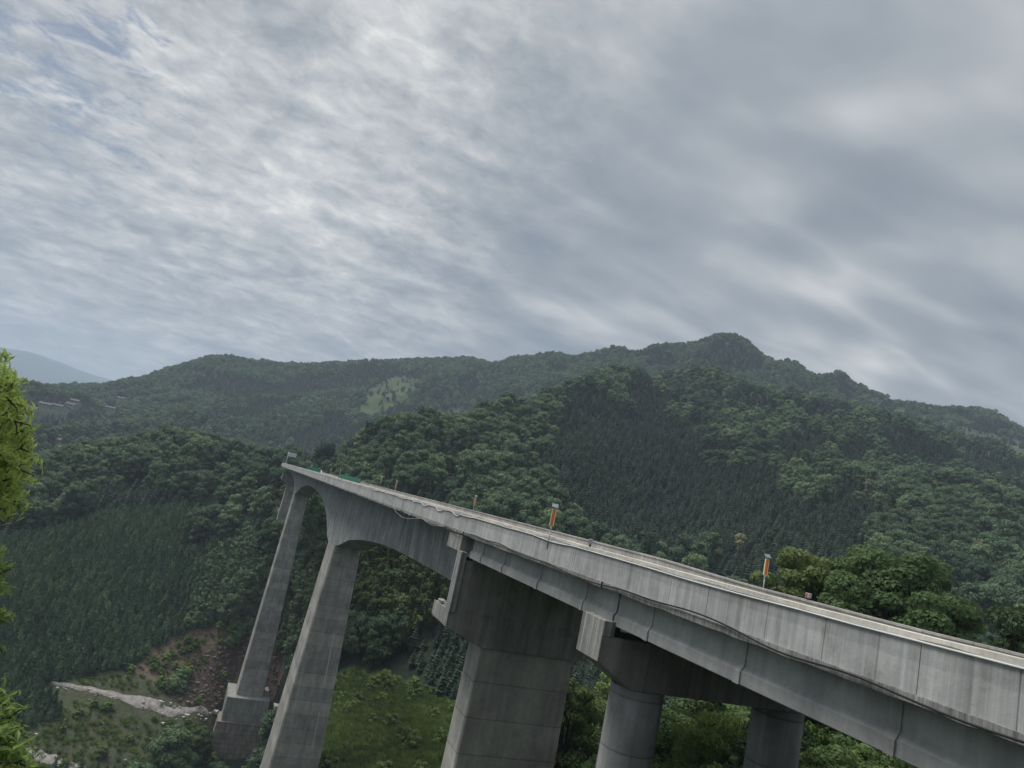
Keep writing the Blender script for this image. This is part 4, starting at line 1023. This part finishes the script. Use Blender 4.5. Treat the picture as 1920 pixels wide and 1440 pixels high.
for sp, r0, r1 in ((1.75, 200, 500), (3.0, 95, 500), (4.6, 500, 1750)):
    x, y = jgrid(sp, r0, r1); z = ground(x, y)
    px, py = project(x, y, z)
    ok = (px > -160) & (px < 2080) & (py > 560) & (py < 1520)
    x, y, z, px, py = x[ok], y[ok], z[ok], px[ok], py[ok]
    r_ = np.hypot(x, y)
    # bridge clearance: nothing grows through the piers
    u_ = x * UV[0] + y * UV[1]; w_ = x * WV[0] + y * WV[1]
    ok = ~((w_ > 16) & (w_ < 33) & ((np.abs(u_ - 155) < 12) | (np.abs(u_ - 290) < 14) | (np.abs(u_ - 338) < 5)))
    sofz = np.interp(u_, SU, SZ)
    ok &= ~((w_ > 13) & (w_ < 35) & (u_ > 54) & (u_ < 352) & (z + 14 > sofz))
    ok &= ~((w_ > 12) & (w_ < 37) & (u_ < 70))
    ok &= ~((u_ > 268) & (u_ < 283) & (w_ > 12) & (w_ < 34))
    ok &= ~((r_ < 165) & (px > 520) & (px < 930))
    for hx, hy in HSPOT: ok &= ~((np.abs(px - hx) < 13) & (py > hy - 8) & (py < hy + 14) & (r_ > 430))
    for P_ in NO:
        ins = inpoly(px, py, P_)
        lim = (r_ < 420) if P_ in (P_GRASS, P_SCAR, P_CUT, P_BANK, P_WALK) else (r_ > 430)
        ok &= ~(ins & lim & ((r_ < 420) | (rng.uniform(size=len(x)) < 0.88)))
    ins = inpoly(px, py, P_MEADOW2) & (r_ > 900)
    ok &= ~(ins & (rng.uniform(size=len(x)) < 0.72))
    keep = ok & seen(x, y, z, 11)
    x, y, z, px, py, r_ = (q_[keep] for q_ in (x, y, z, px, py, r_))
    n1 = fbm(x / 70, y / 70, 51, 3); n2 = fbm(x / 28, y / 28, 61, 2)
    ribs = 1 - np.abs(fbm(x / 150 + 1.3 + fbm(x / 90, y / 90, 13, 2) * 0.5, y / 260 + 4.1, 11, 3)) * 2.6
    n1 = n1 + np.where(r_ > 420, 0.38 * (ribs - 0.62), 0)              # broadleaf on the ribs, firs in the hollows
    kind = np.where(n1 + 0.35 * n2 > 0.06, 1, 0)               # 0 fir, 1 broadleaf, 2 bamboo
    far_ = (r_ > 980)
    kind = np.where(far_ & (n1 + 0.4 * n2 > -0.16), 1, kind)
    jpx_, jpy_ = px + n2 * 70 + n1 * 50, py + fbm(x / 30 + 9, y / 30, 57, 2) * 60
    for P_ in P_BR: kind = np.where(inpoly(jpx_, jpy_, P_) & (n1 + n2 * 0.5 > -0.36), 1, kind)
    kind = np.where(inpoly(jpx_, jpy_, P_DARK) & (r_ < 980) & (n1 + 0.4 * n2 < 0.30), 0, kind)
    kind = np.where(inpoly(px, py, P_FIR2) & (r_ < 400), 0, kind)
    kind = np.where(inpoly(px, py, P_BAM) & (r_ < 420), 2, kind)
    plant = inpoly(px + n2 * 40, py + n1 * 30, P_PLANT) & (r_ < 500) & (r_ > 200) & (n1 + 0.6 * n2 < 0.42)
    kind = np.where(plant, 3, kind)
    thin = rng.uniform(size=len(x))
    if sp < 2: thin = np.where(plant, thin * 0.9, 9.0)
    else: thin = np.where(plant, 9.0, thin)
    pr_ = np.where(kind == 0, np.where(r_ < 500, 0.85, 1.0), np.where(kind >= 2, 0.95, np.where(r_ < 500, 0.23, np.where(r_ > 900, 0.50, 0.36))))
    s_ = thin < pr_
    cand.append(np.stack([x, y, z, px, py, r_, kind], 1)[s_])
T = np.concatenate(cand)
sc = rng.uniform(0.72, 1.28, len(T))
sc *= np.where(T[:, 6] == 1, np.where(T[:, 5] < 500, 0.95, 0.95), 1.0)
sc *= np.where((T[:, 6] == 0) & (T[:, 5] > 480), 0.85, 1.0)
sc *= np.where((T[:, 6] == 0) & (T[:, 5] < 300), 0.72, 1.0) * np.where((T[:, 6] == 1) & (T[:, 5] > 900), 0.80, 1.0)
sc *= np.where((T[:, 6] == 1), 1 + 0.5 * np.maximum(0, fbm(T[:, 0] / 9, T[:, 1] / 9, 71, 2)), 1.0)
rotz = rng.uniform(0, 6.28, len(T))
# the trees that show largest are single objects, the rest of the wood is one mass per kind
ptop = np.stack(project(T[:, 0], T[:, 1], T[:, 2] + 7), 1)
infr = (ptop[:, 0] > 10) & (ptop[:, 0] < 1910) & (ptop[:, 1] > 600) & (ptop[:, 1] < 1425)
def under_bridge(px, py):
    return (py > 870 + 0.30 * (px - 540)) & (px > 640) & ((py < 1040 + 0.47 * (px - 860)) | (px > 1440))
app = sc / T[:, 5]
free = infr & seen(T[:, 0], T[:, 1], T[:, 2], 4.0) & ~under_bridge(ptop[:, 0], ptop[:, 1])
single = np.zeros(len(T), bool)
for k, cnt in ((0, 290), (1, 290), (2, 120), (3, 295)):
    ids = np.nonzero(free & (T[:, 6] == k))[0]
    single[ids[np.argsort(-app[ids])[:cnt]]] = True
REG = [
    (3, lambda px, r_: True, 'young bushy fir in the dense plantation on the left bank', 'young firs in the left bank plantation'),
    (0, lambda px, r_: px < 560, 'dark fir among the broadleaf trees on the left bank', 'dark firs on the left bank'),
    (0, lambda px, r_: px < 1000, 'dark fir standing in the wood on the slope behind the tall piers', 'firs behind the tall piers'),
    (0, lambda px, r_: True, 'dark fir on the lower mountainside behind the near end of the bridge', 'firs on the mountainside'),
    (1, lambda px, r_: px < 560, 'rounded broadleaf tree on the wooded ridge left of the far bridge end', 'broadleaf trees on the left ridge'),
    (1, lambda px, r_: px < 1000, 'rounded green broadleaf tree on the knoll behind the main span', 'broadleaf trees on the knoll behind the span'),
    (1, lambda px, r_: True, 'rounded green broadleaf tree among dark firs on the mountainside', 'broadleaf trees on the mountainside'),
    (2, lambda px, r_: True, 'feathery yellow green bamboo clump on the slope right of the tall pier', 'bamboo clumps on the slope'),
]
NM = {0: ('fir_tree', 'fir'), 1: ('broadleaf_tree', 'near'), 2: ('bamboo_clump', 'bamboo'), 3: ('young_fir', 'young')}
CT = {0: 'fir tree', 1: 'tree', 2: 'bamboo', 3: 'young fir'}
for i in np.nonzero(single)[0]:
    k = int(T[i, 6]); nm, pk = NM[k]
    o = bpy.data.objects.new(nm, proto[pk][int(rng.integers(len(proto[pk])))])
    o.location = T[i, :3]; o.rotation_euler = (0, 0, float(rotz[i])); s_ = float(sc[i]); o.scale = (s_ * 1.0, s_, s_ * float(rng.uniform(0.9, 1.15)))
    COL.objects.link(o)
    for kk, fn, lab, grp in REG:
        if kk == k and fn(ptop[i, 0], T[i, 5]):
            tag(o, lab, CT[k], grp); break
# the rest of the wood
hid = bpy.data.collections.new('prototypes')
def scatter(name, meshes, P, S, A, label, cat):
    coll = bpy.data.collections.new(name + '_kinds')
    for m_ in meshes:
        coll.objects.link(bpy.data.objects.new(m_.name + '_kind', m_))
    me_ = bpy.data.meshes.new(name); me_.vertices.add(len(P)); me_.vertices.foreach_set('co', np.asarray(P, np.float32).ravel())
    for an, vals in (('size', S), ('turn', A)):
        at_ = me_.attributes.new(an, 'FLOAT', 'POINT'); at_.data.foreach_set('value', np.asarray(vals, np.float32))
    o = bpy.data.objects.new(name, me_); COL.objects.link(o)
    ng = bpy.data.node_groups.new(name, 'GeometryNodeTree')
    ng.interface.new_socket('Geometry', in_out='INPUT', socket_type='NodeSocketGeometry')
    ng.interface.new_socket('Geometry', in_out='OUTPUT', socket_type='NodeSocketGeometry')
    N = ng.nodes; L_ = ng.links
    gi = N.new('NodeGroupInput'); go = N.new('NodeGroupOutput')
    iop = N.new('GeometryNodeInstanceOnPoints'); ci = N.new('GeometryNodeCollectionInfo')
    ci.inputs[0].default_value = coll; ci.inputs['Separate Children'].default_value = True; ci.inputs['Reset Children'].default_value = True
    iop.inputs['Pick Instance'].default_value = True
    a1 = N.new('GeometryNodeInputNamedAttribute'); a1.data_type = 'FLOAT'; a1.inputs[0].default_value = 'size'
    a2 = N.new('GeometryNodeInputNamedAttribute'); a2.data_type = 'FLOAT'; a2.inputs[0].default_value = 'turn'
    cx = N.new('ShaderNodeCombineXYZ')
    L_.new(gi.outputs[0], iop.inputs['Points']); L_.new(ci.outputs[0], iop.inputs['Instance'])
    L_.new(a2.outputs[0], cx.inputs[2]); L_.new(cx.outputs[0], iop.inputs['Rotation']); L_.new(a1.outputs[0], iop.inputs['Scale'])
    L_.new(iop.outputs[0], go.inputs[0])
    md = o.modifiers.new('scatter', 'NODES'); md.node_group = ng
    return tag(o, label, cat, kind='stuff')
rest = ~single
k = rest & (T[:, 6] == 0); scatter('fir_forest', proto['fir'], T[k, :3], sc[k], rotz[k], 'dense dark fir forest covering the mountainsides', 'forest')
k = rest & (T[:, 6] == 1) & (T[:, 5] < 520); scatter('broadleaf_wood', proto['near'], T[k, :3], sc[k], rotz[k], 'mixed green wood on the slopes around the bridge', 'forest')
k = rest & (T[:, 6] == 1) & (T[:, 5] >= 520); scatter('hill_forest', proto['far'], T[k, :3], sc[k], rotz[k], 'hazy green forest over the far hills and the peak', 'forest')
k = rest & (T[:, 6] == 3); scatter('fir_plantation', proto['young'], T[k, :3], sc[k], rotz[k], 'fine textured plantation of young firs on the left bank', 'plantation')
k = rest & (T[:, 6] == 2)
if k.any(): scatter('bamboo_grove', proto['bamboo'], T[k, :3], sc[k], rotz[k], 'yellow green bamboo grove behind the wide pier', 'bamboo')
# grass and low scrub on the clearings
gx, gy = jgrid(1.15, 95, 330, 30); gz = ground(gx, gy); px, py = project(gx, gy, gz)
jpx = px + fbm(gx / 9, gy / 9, 81, 3) * 20; jpy = py + fbm(gx / 9, gy / 9, 83, 3) * 14
k1 = inpoly(jpx, jpy, P_GRASS); k2 = (inpoly(jpx, jpy, P_BANK) & (rng.uniform(size=len(gx)) < 0.35)) & ~inpoly(px, py, [(60, 1270), (420, 1320), (420, 1365), (300, 1350), (60, 1300)])
k3 = ((inpoly(jpx, jpy, P_SCAR) & (rng.uniform(size=len(gx)) < 0.28)) | (inpoly(jpx, jpy, P_CUT) & (rng.uniform(size=len(gx)) < 0.08)))
k = (k1 | k2 | k3) & (py < 1475)
scatter('grass', proto['grass'], np.stack([gx, gy, gz], 1)[k], rng.uniform(0.7, 1.7, k.sum()), rng.uniform(0, 6.28, k.sum()), 'rough green grass on the clearing below the piers', 'grass')
k = (k1 & (rng.uniform(size=len(gx)) < 0.012 + 0.05 * (fbm(gx / 12, gy / 12, 91, 2) > 0.1))) | (k2 & (rng.uniform(size=len(gx)) < 0.06)) | (k3 & (rng.uniform(size=len(gx)) < 0.3))
k &= py < 1475
scatter('undergrowth', proto['shrub'], np.stack([gx, gy, gz], 1)[k], rng.uniform(0.4, 1.3, k.sum()), rng.uniform(0, 6.28, k.sum()), 'low green scrub in the grassy clearing and on the bank', 'undergrowth')

sto = []
for k_ in range(4):
    V, F = stones(1, lambda q_: (0, 0, 0.1), 1.0); sto.append(np_mesh('stone_%d' % k_, V, [F]))
dark_rock = plain('reddish_rock', (0.165, 0.125, 0.100), 0.95, 0, 0.4)
for m_ in sto[:]: m_.materials.append(dark_rock)
gx, gy = jgrid(0.9, 200, 345, 32); gz = ground(gx, gy); px, py = project(gx, gy, gz)
jpx = px + fbm(gx / 6, gy / 6, 81, 3) * 24; jpy = py + fbm(gx / 6, gy / 6, 83, 3) * 16
k = (inpoly(jpx, jpy, P_CUT) & (rng.uniform(size=len(gx)) < 0.55)) | (inpoly(jpx, jpy, P_SCAR) & (rng.uniform(size=len(gx)) < 0.08))
scatter('scree', sto, np.stack([gx, gy, gz], 1)[k], rng.uniform(0.4, 1.5, k.sum()) ** 1.5, rng.uniform(0, 6.28, k.sum()), 'reddish brown broken rock on the cut slope behind the tall pier', 'rocks')
sto2 = [m_.copy() for m_ in sto]
for m_ in sto2: m_.materials.clear(); m_.materials.append(M['stone'])
TRK = [(60, 1272), (170, 1284), (290, 1312), (400, 1330), (415, 1352), (300, 1350), (170, 1308), (60, 1286)]
k = (inpoly(jpx, jpy, TRK) & (rng.uniform(size=len(gx)) < 0.07)) | (inpoly(jpx, jpy, P_BANK) & (rng.uniform(size=len(gx)) < 0.012))
scatter('stream_stones', sto2, np.stack([gx, gy, gz + 0.2], 1)[k], rng.uniform(0.3, 1.0, k.sum()) ** 1.3 * 1.2, rng.uniform(0, 6.28, k.sum()), 'pale stones strewn along the gravel track and bank', 'stones')

# scrub clinging to the steep bank beside the tallest pier
gx, gy = jgrid(1.0, 283, 352, 19.5); gz = ground(gx, gy); px, py = project(gx, gy, gz)
u_ = gx * UV[0] + gy * UV[1]; w_ = gx * WV[0] + gy * WV[1]
k = (np.degrees(np.arctan2(gx, gy)) < -9.5) & (py < 1300) & ~((w_ > 17) & (w_ < 32) & (np.abs(u_ - 290) < 9)) & ~((w_ > 19) & (w_ < 29.5) & (np.abs(u_ - 338) < 3.5))
k &= ~inpoly(px, py, [(330, 1290), (390, 1230), (450, 1205), (540, 1240), (540, 1310), (430, 1330)]) & ~inpoly(px, py, [(458, 918), (480, 922), (540, 962), (535, 978), (500, 958), (460, 936)])
k &= ~inpoly(px, py, P_SCAR) & (rng.uniform(size=len(gx)) < 0.5)
scatter('steep_bank_scrub', proto['bankscrub'], np.stack([gx, gy, gz], 1)[k], rng.uniform(0.5, 1.7, k.sum()), rng.uniform(0, 6.28, k.sum()), 'green scrub on the steep bank behind the tallest pier', 'undergrowth')
# scrub and rough grass on the near bank under and beyond the approach spans
gx, gy = jgrid(1.5, 34, 120, 46); gz = ground(gx, gy); px, py = project(gx, gy, gz)
u_ = gx * UV[0] + gy * UV[1]; w_ = gx * WV[0] + gy * WV[1]
ok = (px > 950) & (px < 2050) & (py > 1000) & (py < 1620)
for uc in (30.8, 9.7):
    for wc in (20.0, 28.5): ok &= np.hypot(u_ - uc, w_ - wc) > 2.6
ok &= ~((w_ > 18) & (w_ < 30) & (np.abs(u_ - 54.3) < 3.5))
k = ok & (rng.uniform(size=len(gx)) < 0.42)
scatter('bank_scrub', proto['scrub'], np.stack([gx, gy, gz], 1)[k], rng.uniform(0.55, 1.3, k.sum()), rng.uniform(0, 6.28, k.sum()), 'dense green scrub on the bank below the approach spans', 'undergrowth')
gx, gy = jgrid(0.9, 34, 95, 46); gz = ground(gx, gy); px, py = project(gx, gy, gz)
k = (px > 950) & (px < 2050) & (py > 1000) & (py < 1620)
scatter('bank_grass', proto['grass'], np.stack([gx, gy, gz], 1)[k], rng.uniform(0.6, 1.4, k.sum()), rng.uniform(0, 6.28, k.sum()), 'rough grass on the bank below the approach spans', 'grass')

# pale flowering trees on the mountainside
for x, y in ((1630, 925), (1608, 945), (1745, 925), (1383, 1028), (1760, 955), (1795, 990), (1690, 985), (1862, 1075), (1835, 1050)):
    gx_, gy_, r_ = place_px(x, y + 12, 200, 1200)
    o = bpy.data.objects.new('flowering_tree', proto['bloom'][0]); COL.objects.link(o)
    o.location = (gx_, gy_, float(ground(gx_, gy_))); o.rotation_euler = (0, 0, random.uniform(0, 6)); s_ = random.uniform(1.0, 1.35); o.scale = (s_, s_, s_)
    tag(o, 'cream flowering tree standing out among green trees on the right mountainside', 'tree', 'cream flowering trees on the mountainside')

# ------------------------------------------------------------------ single large trees near the bridge
def hero(name, x, y, z, seed, H, rad, nl, per, size, lr, mat, label, base=0.3, asp=0.7, droop=0.0, core=False, flatz=0.55, cat='tree'):
    c_, t_ = broadleaf(name, seed, H, rad, nl, per, size, lr, [mat, M['bark']], True, base, core, droop, asp, True, flatz)
    r_ = empty(name, (x, y, z), random.uniform(0, 6))
    link_mesh('crown', c_, None, r_); link_mesh('trunk', t_, None, r_)
    return tag(r_, label, cat)
def at(az, r_):
    x, y = r_ * math.sin(R(az)), r_ * math.cos(R(az)); return x, y, float(ground(x, y))
hero('leafy_tree', *at(24.2, 66), 201, 17.4, 4.6, 44, 360, 0.34, 1.15, M['limeleaf'], 'yellow green tree in layered tufts behind the far parapet', 0.35)
hero('leafy_tree', *at(30.0, 64), 202, 15.4, 6.4, 74, 430, 0.36, 1.45, M['midleaf'], 'large dark green tree with visible limbs, right of the yellow green one', 0.2)
hero('leafy_tree', *at(27.2, 70), 203, 16.0, 4.4, 44, 330, 0.34, 1.2, M['midleaf'], 'mid green tree between the yellow green and the large dark tree', 0.2)
hero('leafy_tree', *at(33.0, 60), 204, 12.0, 4.0, 40, 330, 0.34, 1.2, M['midleaf'], 'lower dark green tree at the right foot of the large one', 0.15)
hero('leafy_tree', *at(38.2, 50), 205, 11.5, 3.3, 36, 380, 0.28, 1.05, M['darkleaf'], 'dark tree cut by the right edge of the picture above the parapet', 0.2)
hero('leafy_tree', *at(9.6, 82), 206, 13.0, 4.4, 40, 380, 0.36, 1.3, M['limeleaf'], 'bright green tree between the wide pier and the round column', 0.1)
hero('leafy_tree', *at(13.2, 92), 207, 11.0, 4.0, 30, 300, 0.36, 1.3, M['midleaf'], 'green tree behind the front round column', 0.1)
hero('leafy_shrub', *at(16.8, 62), 208, 6.2, 3.4, 26, 330, 0.30, 1.1, M['midleaf'], 'leafy shrub just right of the front round column under the bridge', 0.08, cat='shrub')
hero('grassy_shrub', *at(20.3, 58), 209, 5.6, 3.2, 26, 380, 0.55, 1.15, M['grass'], 'drooping long bladed shrub left of the dark rear column', 0.08, 0.16, 0.9, cat='shrub')
hero('leafy_shrub', *at(18.6, 76), 210, 7.5, 4.0, 26, 330, 0.32, 1.3, M['midleaf'], 'green shrub behind the drooping one under the bridge', 0.08, cat='shrub')
hero('leafy_shrub', *at(24.6, 54), 211, 4.8, 3.2, 22, 330, 0.28, 1.0, M['darkleaf'], 'dark low shrub right of the rear column below the girder', 0.05, cat='shrub')
hero('leafy_shrub', *at(27.5, 50), 212, 3.6, 2.6, 18, 300, 0.28, 0.9, M['midleaf'], 'low shrub at the right below the girder', 0.05, cat='shrub')
x, y, r_ = place_px(305, 1475, 150, 400)
hero('leafy_tree', x, y, float(ground(x, y)), 213, 17.0, 7.5, 44, 420, 0.70, 2.2, M['broad'], 'broad green tree on the valley floor left of the stone plinth', 0.12, 0.9, 0, True, 0.75)
x, y, r_ = place_px(365, 1430, 150, 400)
hero('leafy_tree', x, y, float(ground(x, y)), 214, 11.0, 5.0, 26, 300, 0.60, 1.7, M['darkleaf'], 'dark bushy tree directly left of the stone plinth', 0.1, 0.9, 0, True, 0.75)
x, y, r_ = place_px(402, 1468, 150, 400)
hero('leafy_shrub', x, y, float(ground(x, y)), 215, 6.0, 4.0, 18, 260, 0.55, 1.4, M['broad'], 'bush overgrowing the foot of the stone plinth', 0.05, 0.9, 0, True, 0.75, cat='shrub')

# foreground trees at the left edge: long drooping leaves
def spray(name, pix, seed, mat, label, leaf, asp, trunk_to, per=260, cat='tree', droop=0.9, r_scale=1.0):
    rs = np.random.default_rng(seed); P = Parts(); TR = Parts()
    root = None
    pts = []
    for x, y, dist, rad, n in pix:
        v_ = (RX * ((x - 960) / FPX) + UX * ((720 - y) / FPX) + FX).normalized() * dist
        pts.append((v_.x, v_.y, v_.z, rad, n))
    bx_, by_ = trunk_to; bz_ = float(ground(bx_, by_))
    r_ = empty(name, (bx_, by_, bz_))
    off = np.array([bx_, by_, bz_])
    top = np.array(max(pts, key=lambda q_: q_[2])[:3]) - off
    for ip, (x, y, z, rad, n) in enumerate(pts):
        c_ = np.array([x, y, z]) - off
        # twigs first, leaves along the twigs
        nt = max(6, n // 9)
        dv = rs.normal(size=(nt, 3)); dv[:, 2] += 0.2; dv /= np.linalg.norm(dv, axis=1, keepdims=True)
        st0 = c_ + dv * rad * rs.uniform(0.35, 0.9, nt)[:, None]
        en = st0 + dv * rad * 0.25 + np.array([0, 0, -0.28 * rad])
        k_ = n // nt + 1
        tt = rs.uniform(0, 1, (nt, k_, 1))
        pos = (st0[:, None] * (1 - tt) + en[:, None] * tt).reshape(-1, 3) + rs.normal(size=(nt * k_, 3)) * leaf * 0.25
        nn = np.repeat(dv, k_, 0) * 0.6 + rs.normal(size=(nt * k_, 3)) * 0.5 + np.array([0, 0, 0.7])
        V, F = leaf_quads(pos, nn, leaf, rs, asp, droop); P.add(V, F)
        for j in range(0, nt, 3):
            V, F = tube_np([c_ * 0.96 + st0[j] * 0.04, st0[j], en[j]], [0.012, 0.006, 0.003], 4); TR.add(V, F)
        b0 = np.array([0, 0, max(0.3, c_[2] * 0.7)])
        if ip % 4 == 0 or len(pts) < 60:
            V, F = tube_np([b0, (b0 + c_) / 2 + np.array([0, 0, 0.1]), c_], [0.028, 0.016, 0.007], 5); TR.add(V, F)
    V, F = tube_np([(0, 0, -0.4), (0.05, 0.03, top[2] * 0.5), (0, 0.05, top[2] * 0.95)], [0.14, 0.09, 0.03], 8); TR.add(V, F)
    link_mesh('crown', P.mesh(name + '_crown', [mat]), None, r_); link_mesh('trunk', TR.mesh(name + '_trunk', [M['bark']]), None, r_)
    return tag(r_, label, cat)
pix = []
for k in range(150):
    y = rng.uniform(690, 960)
    edge = np.interp(y, [680, 720, 760, 800, 850, 900, 940, 960], [8, 28, 48, 52, 48, 36, 22, 8])
    x = edge - abs(rng.normal()) * 75 - 8
    pix.append((x, y, rng.uniform(8.6, 11.2), rng.uniform(0.12, 0.24), 46))
pix += [(2, 668, 9.6, 0.10, 26), (-6, 690, 9.6, 0.16, 40), (55, 862, 9.3, 0.08, 16), (10, 948, 9.3, 0.12, 26)]
ax = (-9.2 * math.sin(R(43)), 9.2 * math.cos(R(43)))
spray('foreground_tree', pix, 301, M['fore'], 'bright green tree with drooping narrow leaves at the left edge', 0.115, 0.24, ax)
pix = [(-12, 1040, 8.4, 0.12, 26), (4, 1075, 8.4, 0.09, 24), (-4, 1100, 8.4, 0.10, 26), (8, 1158, 8.2, 0.07, 18), (-8, 1150, 8.2, 0.10, 18), (-8, 1215, 8.2, 0.06, 10), (-16, 1290, 7.9, 0.14, 40), (-6, 1310, 7.8, 0.10, 30)]
pix += [(rng.uniform(-60, 14), rng.uniform(1335, 1445), rng.uniform(7.0, 8.2), 0.17, 70) for _ in range(26)]
pix += [(28, 1395, 7.3, 0.10, 30), (32, 1430, 7.2, 0.14, 50), (18, 1345, 7.4, 0.10, 26), (38, 1362, 7.3, 0.05, 10)]
ax = (-7.3 * math.sin(R(36)), 7.3 * math.cos(R(36)))
spray('foreground_bush', pix, 302, M['fore'], 'yellow green bush with paired leaflets in the lower left corner', 0.10, 0.30, ax, cat='bush', droop=0.5)

# ------------------------------------------------------------------ village on the far hill
def house(x, y, L_, wd, rz, lab, hgt=3.2):
    L_ *= 0.78; wd *= 0.85
    gx_, gy_, r_ = place_px(x, y, 480, 1700)
    h = empty('house', (gx_, gy_, float(ground(gx_, gy_)) + 1.2), rz)
    w_ = MB().box(-L_ / 2, L_ / 2, -wd / 2, wd / 2, -6, hgt).build('wall', M['wall'], h)
    b_ = MB()
    b_.loft([[(xx, -wd / 2 - 0.9, hgt - 0.3), (xx, 0, hgt + wd * 0.30), (xx, wd / 2 + 0.9, hgt - 0.3), (xx, wd / 2 + 0.9, hgt - 0.05), (xx, 0, hgt + wd * 0.30 + 0.3), (xx, -wd / 2 - 0.9, hgt - 0.05)] for xx in (-L_ / 2 - 0.8, L_ / 2 + 0.8)])
    b_.build('roof', M['roof'], h)
    for k in range(int(L_ // 4)):
        xx = -L_ / 2 + 2 + k * 4
        MB().box(xx - 0.6, xx + 0.6, -wd / 2 - 0.03, -wd / 2 + 0.1, 1.2, 2.6).build('window', M['glass'], w_)
    return tag(h, lab, 'house', 'farmhouses on the far left hill')
house(84, 764, 16, 7, 0.25, 'grey roofed farmhouse nearest the foreground tree, leftmost of the hamlet')
house(107, 767, 14, 6, 0.30, 'grey roofed farmhouse second from the left in the hamlet')
house(131, 765, 13, 6, 0.25, 'lower of two stacked grey roofed farmhouses in the middle of the hamlet')
house(139, 757, 12, 6, 0.3, 'upper of two stacked grey roofed farmhouses in the middle of the hamlet')
house(206, 770, 18, 7, 0.30, 'long grey roofed farmhouse standing alone right of the hamlet')
house(225, 752, 12, 6, 0.35, 'small grey roofed farmhouse highest on the slope, right of the hamlet')
house(60, 772, 12, 6, 0.2, 'farmhouse half hidden beside the foreground tree')
house(105, 832, 9, 6, 0.1, 'small pale house below the hamlet beside the terraced field', 3.0)
gx_, gy_, r_ = place_px(108, 802, 480, 1700)
po = empty('utility_pole', (gx_, gy_, float(ground(gx_, gy_))))
MB().tube([(0, 0, -0.5), (0, 0, 10)], [0.22, 0.14], 8).build('mast', M['stone'], po)
MB().box(-0.9, 0.9, -0.08, 0.08, 9.2, 9.4).build('crossarm', M['stone'], po)
tag(po, 'thin pale utility pole by the field below the hamlet', 'pole')
# boulders on the gravel bank
for k, (x, y) in enumerate([(404, 1338), (300, 1322), (268, 1320), (350, 1345), (385, 1352), (520, 1330)]):
    gx_, gy_, r_ = place_px(x, y, 200, 420)
    V, F = stones(1, lambda k_: (0, 0, 0.3), random.uniform(1.6, 2.6))
    me_ = np_mesh('boulder', V, [F])
    o = link_mesh('boulder', me_, M['stone'], None, (gx_, gy_, float(ground(gx_, gy_)) + 0.2))
    tag(o, 'pale angular boulder on the gravel bank near the stone plinth', 'boulder', 'boulders on the gravel bank')

# ------------------------------------------------------------------ haze
b_ = MB(); b_.box(-13000, 13000, -13000, 13000, float(ZG.min()) - 2.0, 760)
hz = b_.build('haze', None)
m = bpy.data.materials.new('haze_air'); m.use_nodes = True
t = NT(m.node_tree); t.n.clear()
pv = t.node('ShaderNodeVolumePrincipled'); pv.inputs['Color'].default_value = (0.71, 0.83, 0.985, 1)
pv.inputs['Density'].default_value = 0.00017; pv.inputs['Anisotropy'].default_value = 0.1
out = t.node('ShaderNodeOutputMaterial'); t.l.new(pv.outputs[0], out.inputs['Volume'])
hz.data.materials.append(m)
tag(hz, 'thin blue grey haze filling the valley', 'haze', kind='stuff')
print('TREES', len(T), single.sum(), 'kinds', [(T[:, 6] == k).sum() for k in (0, 1, 2)])
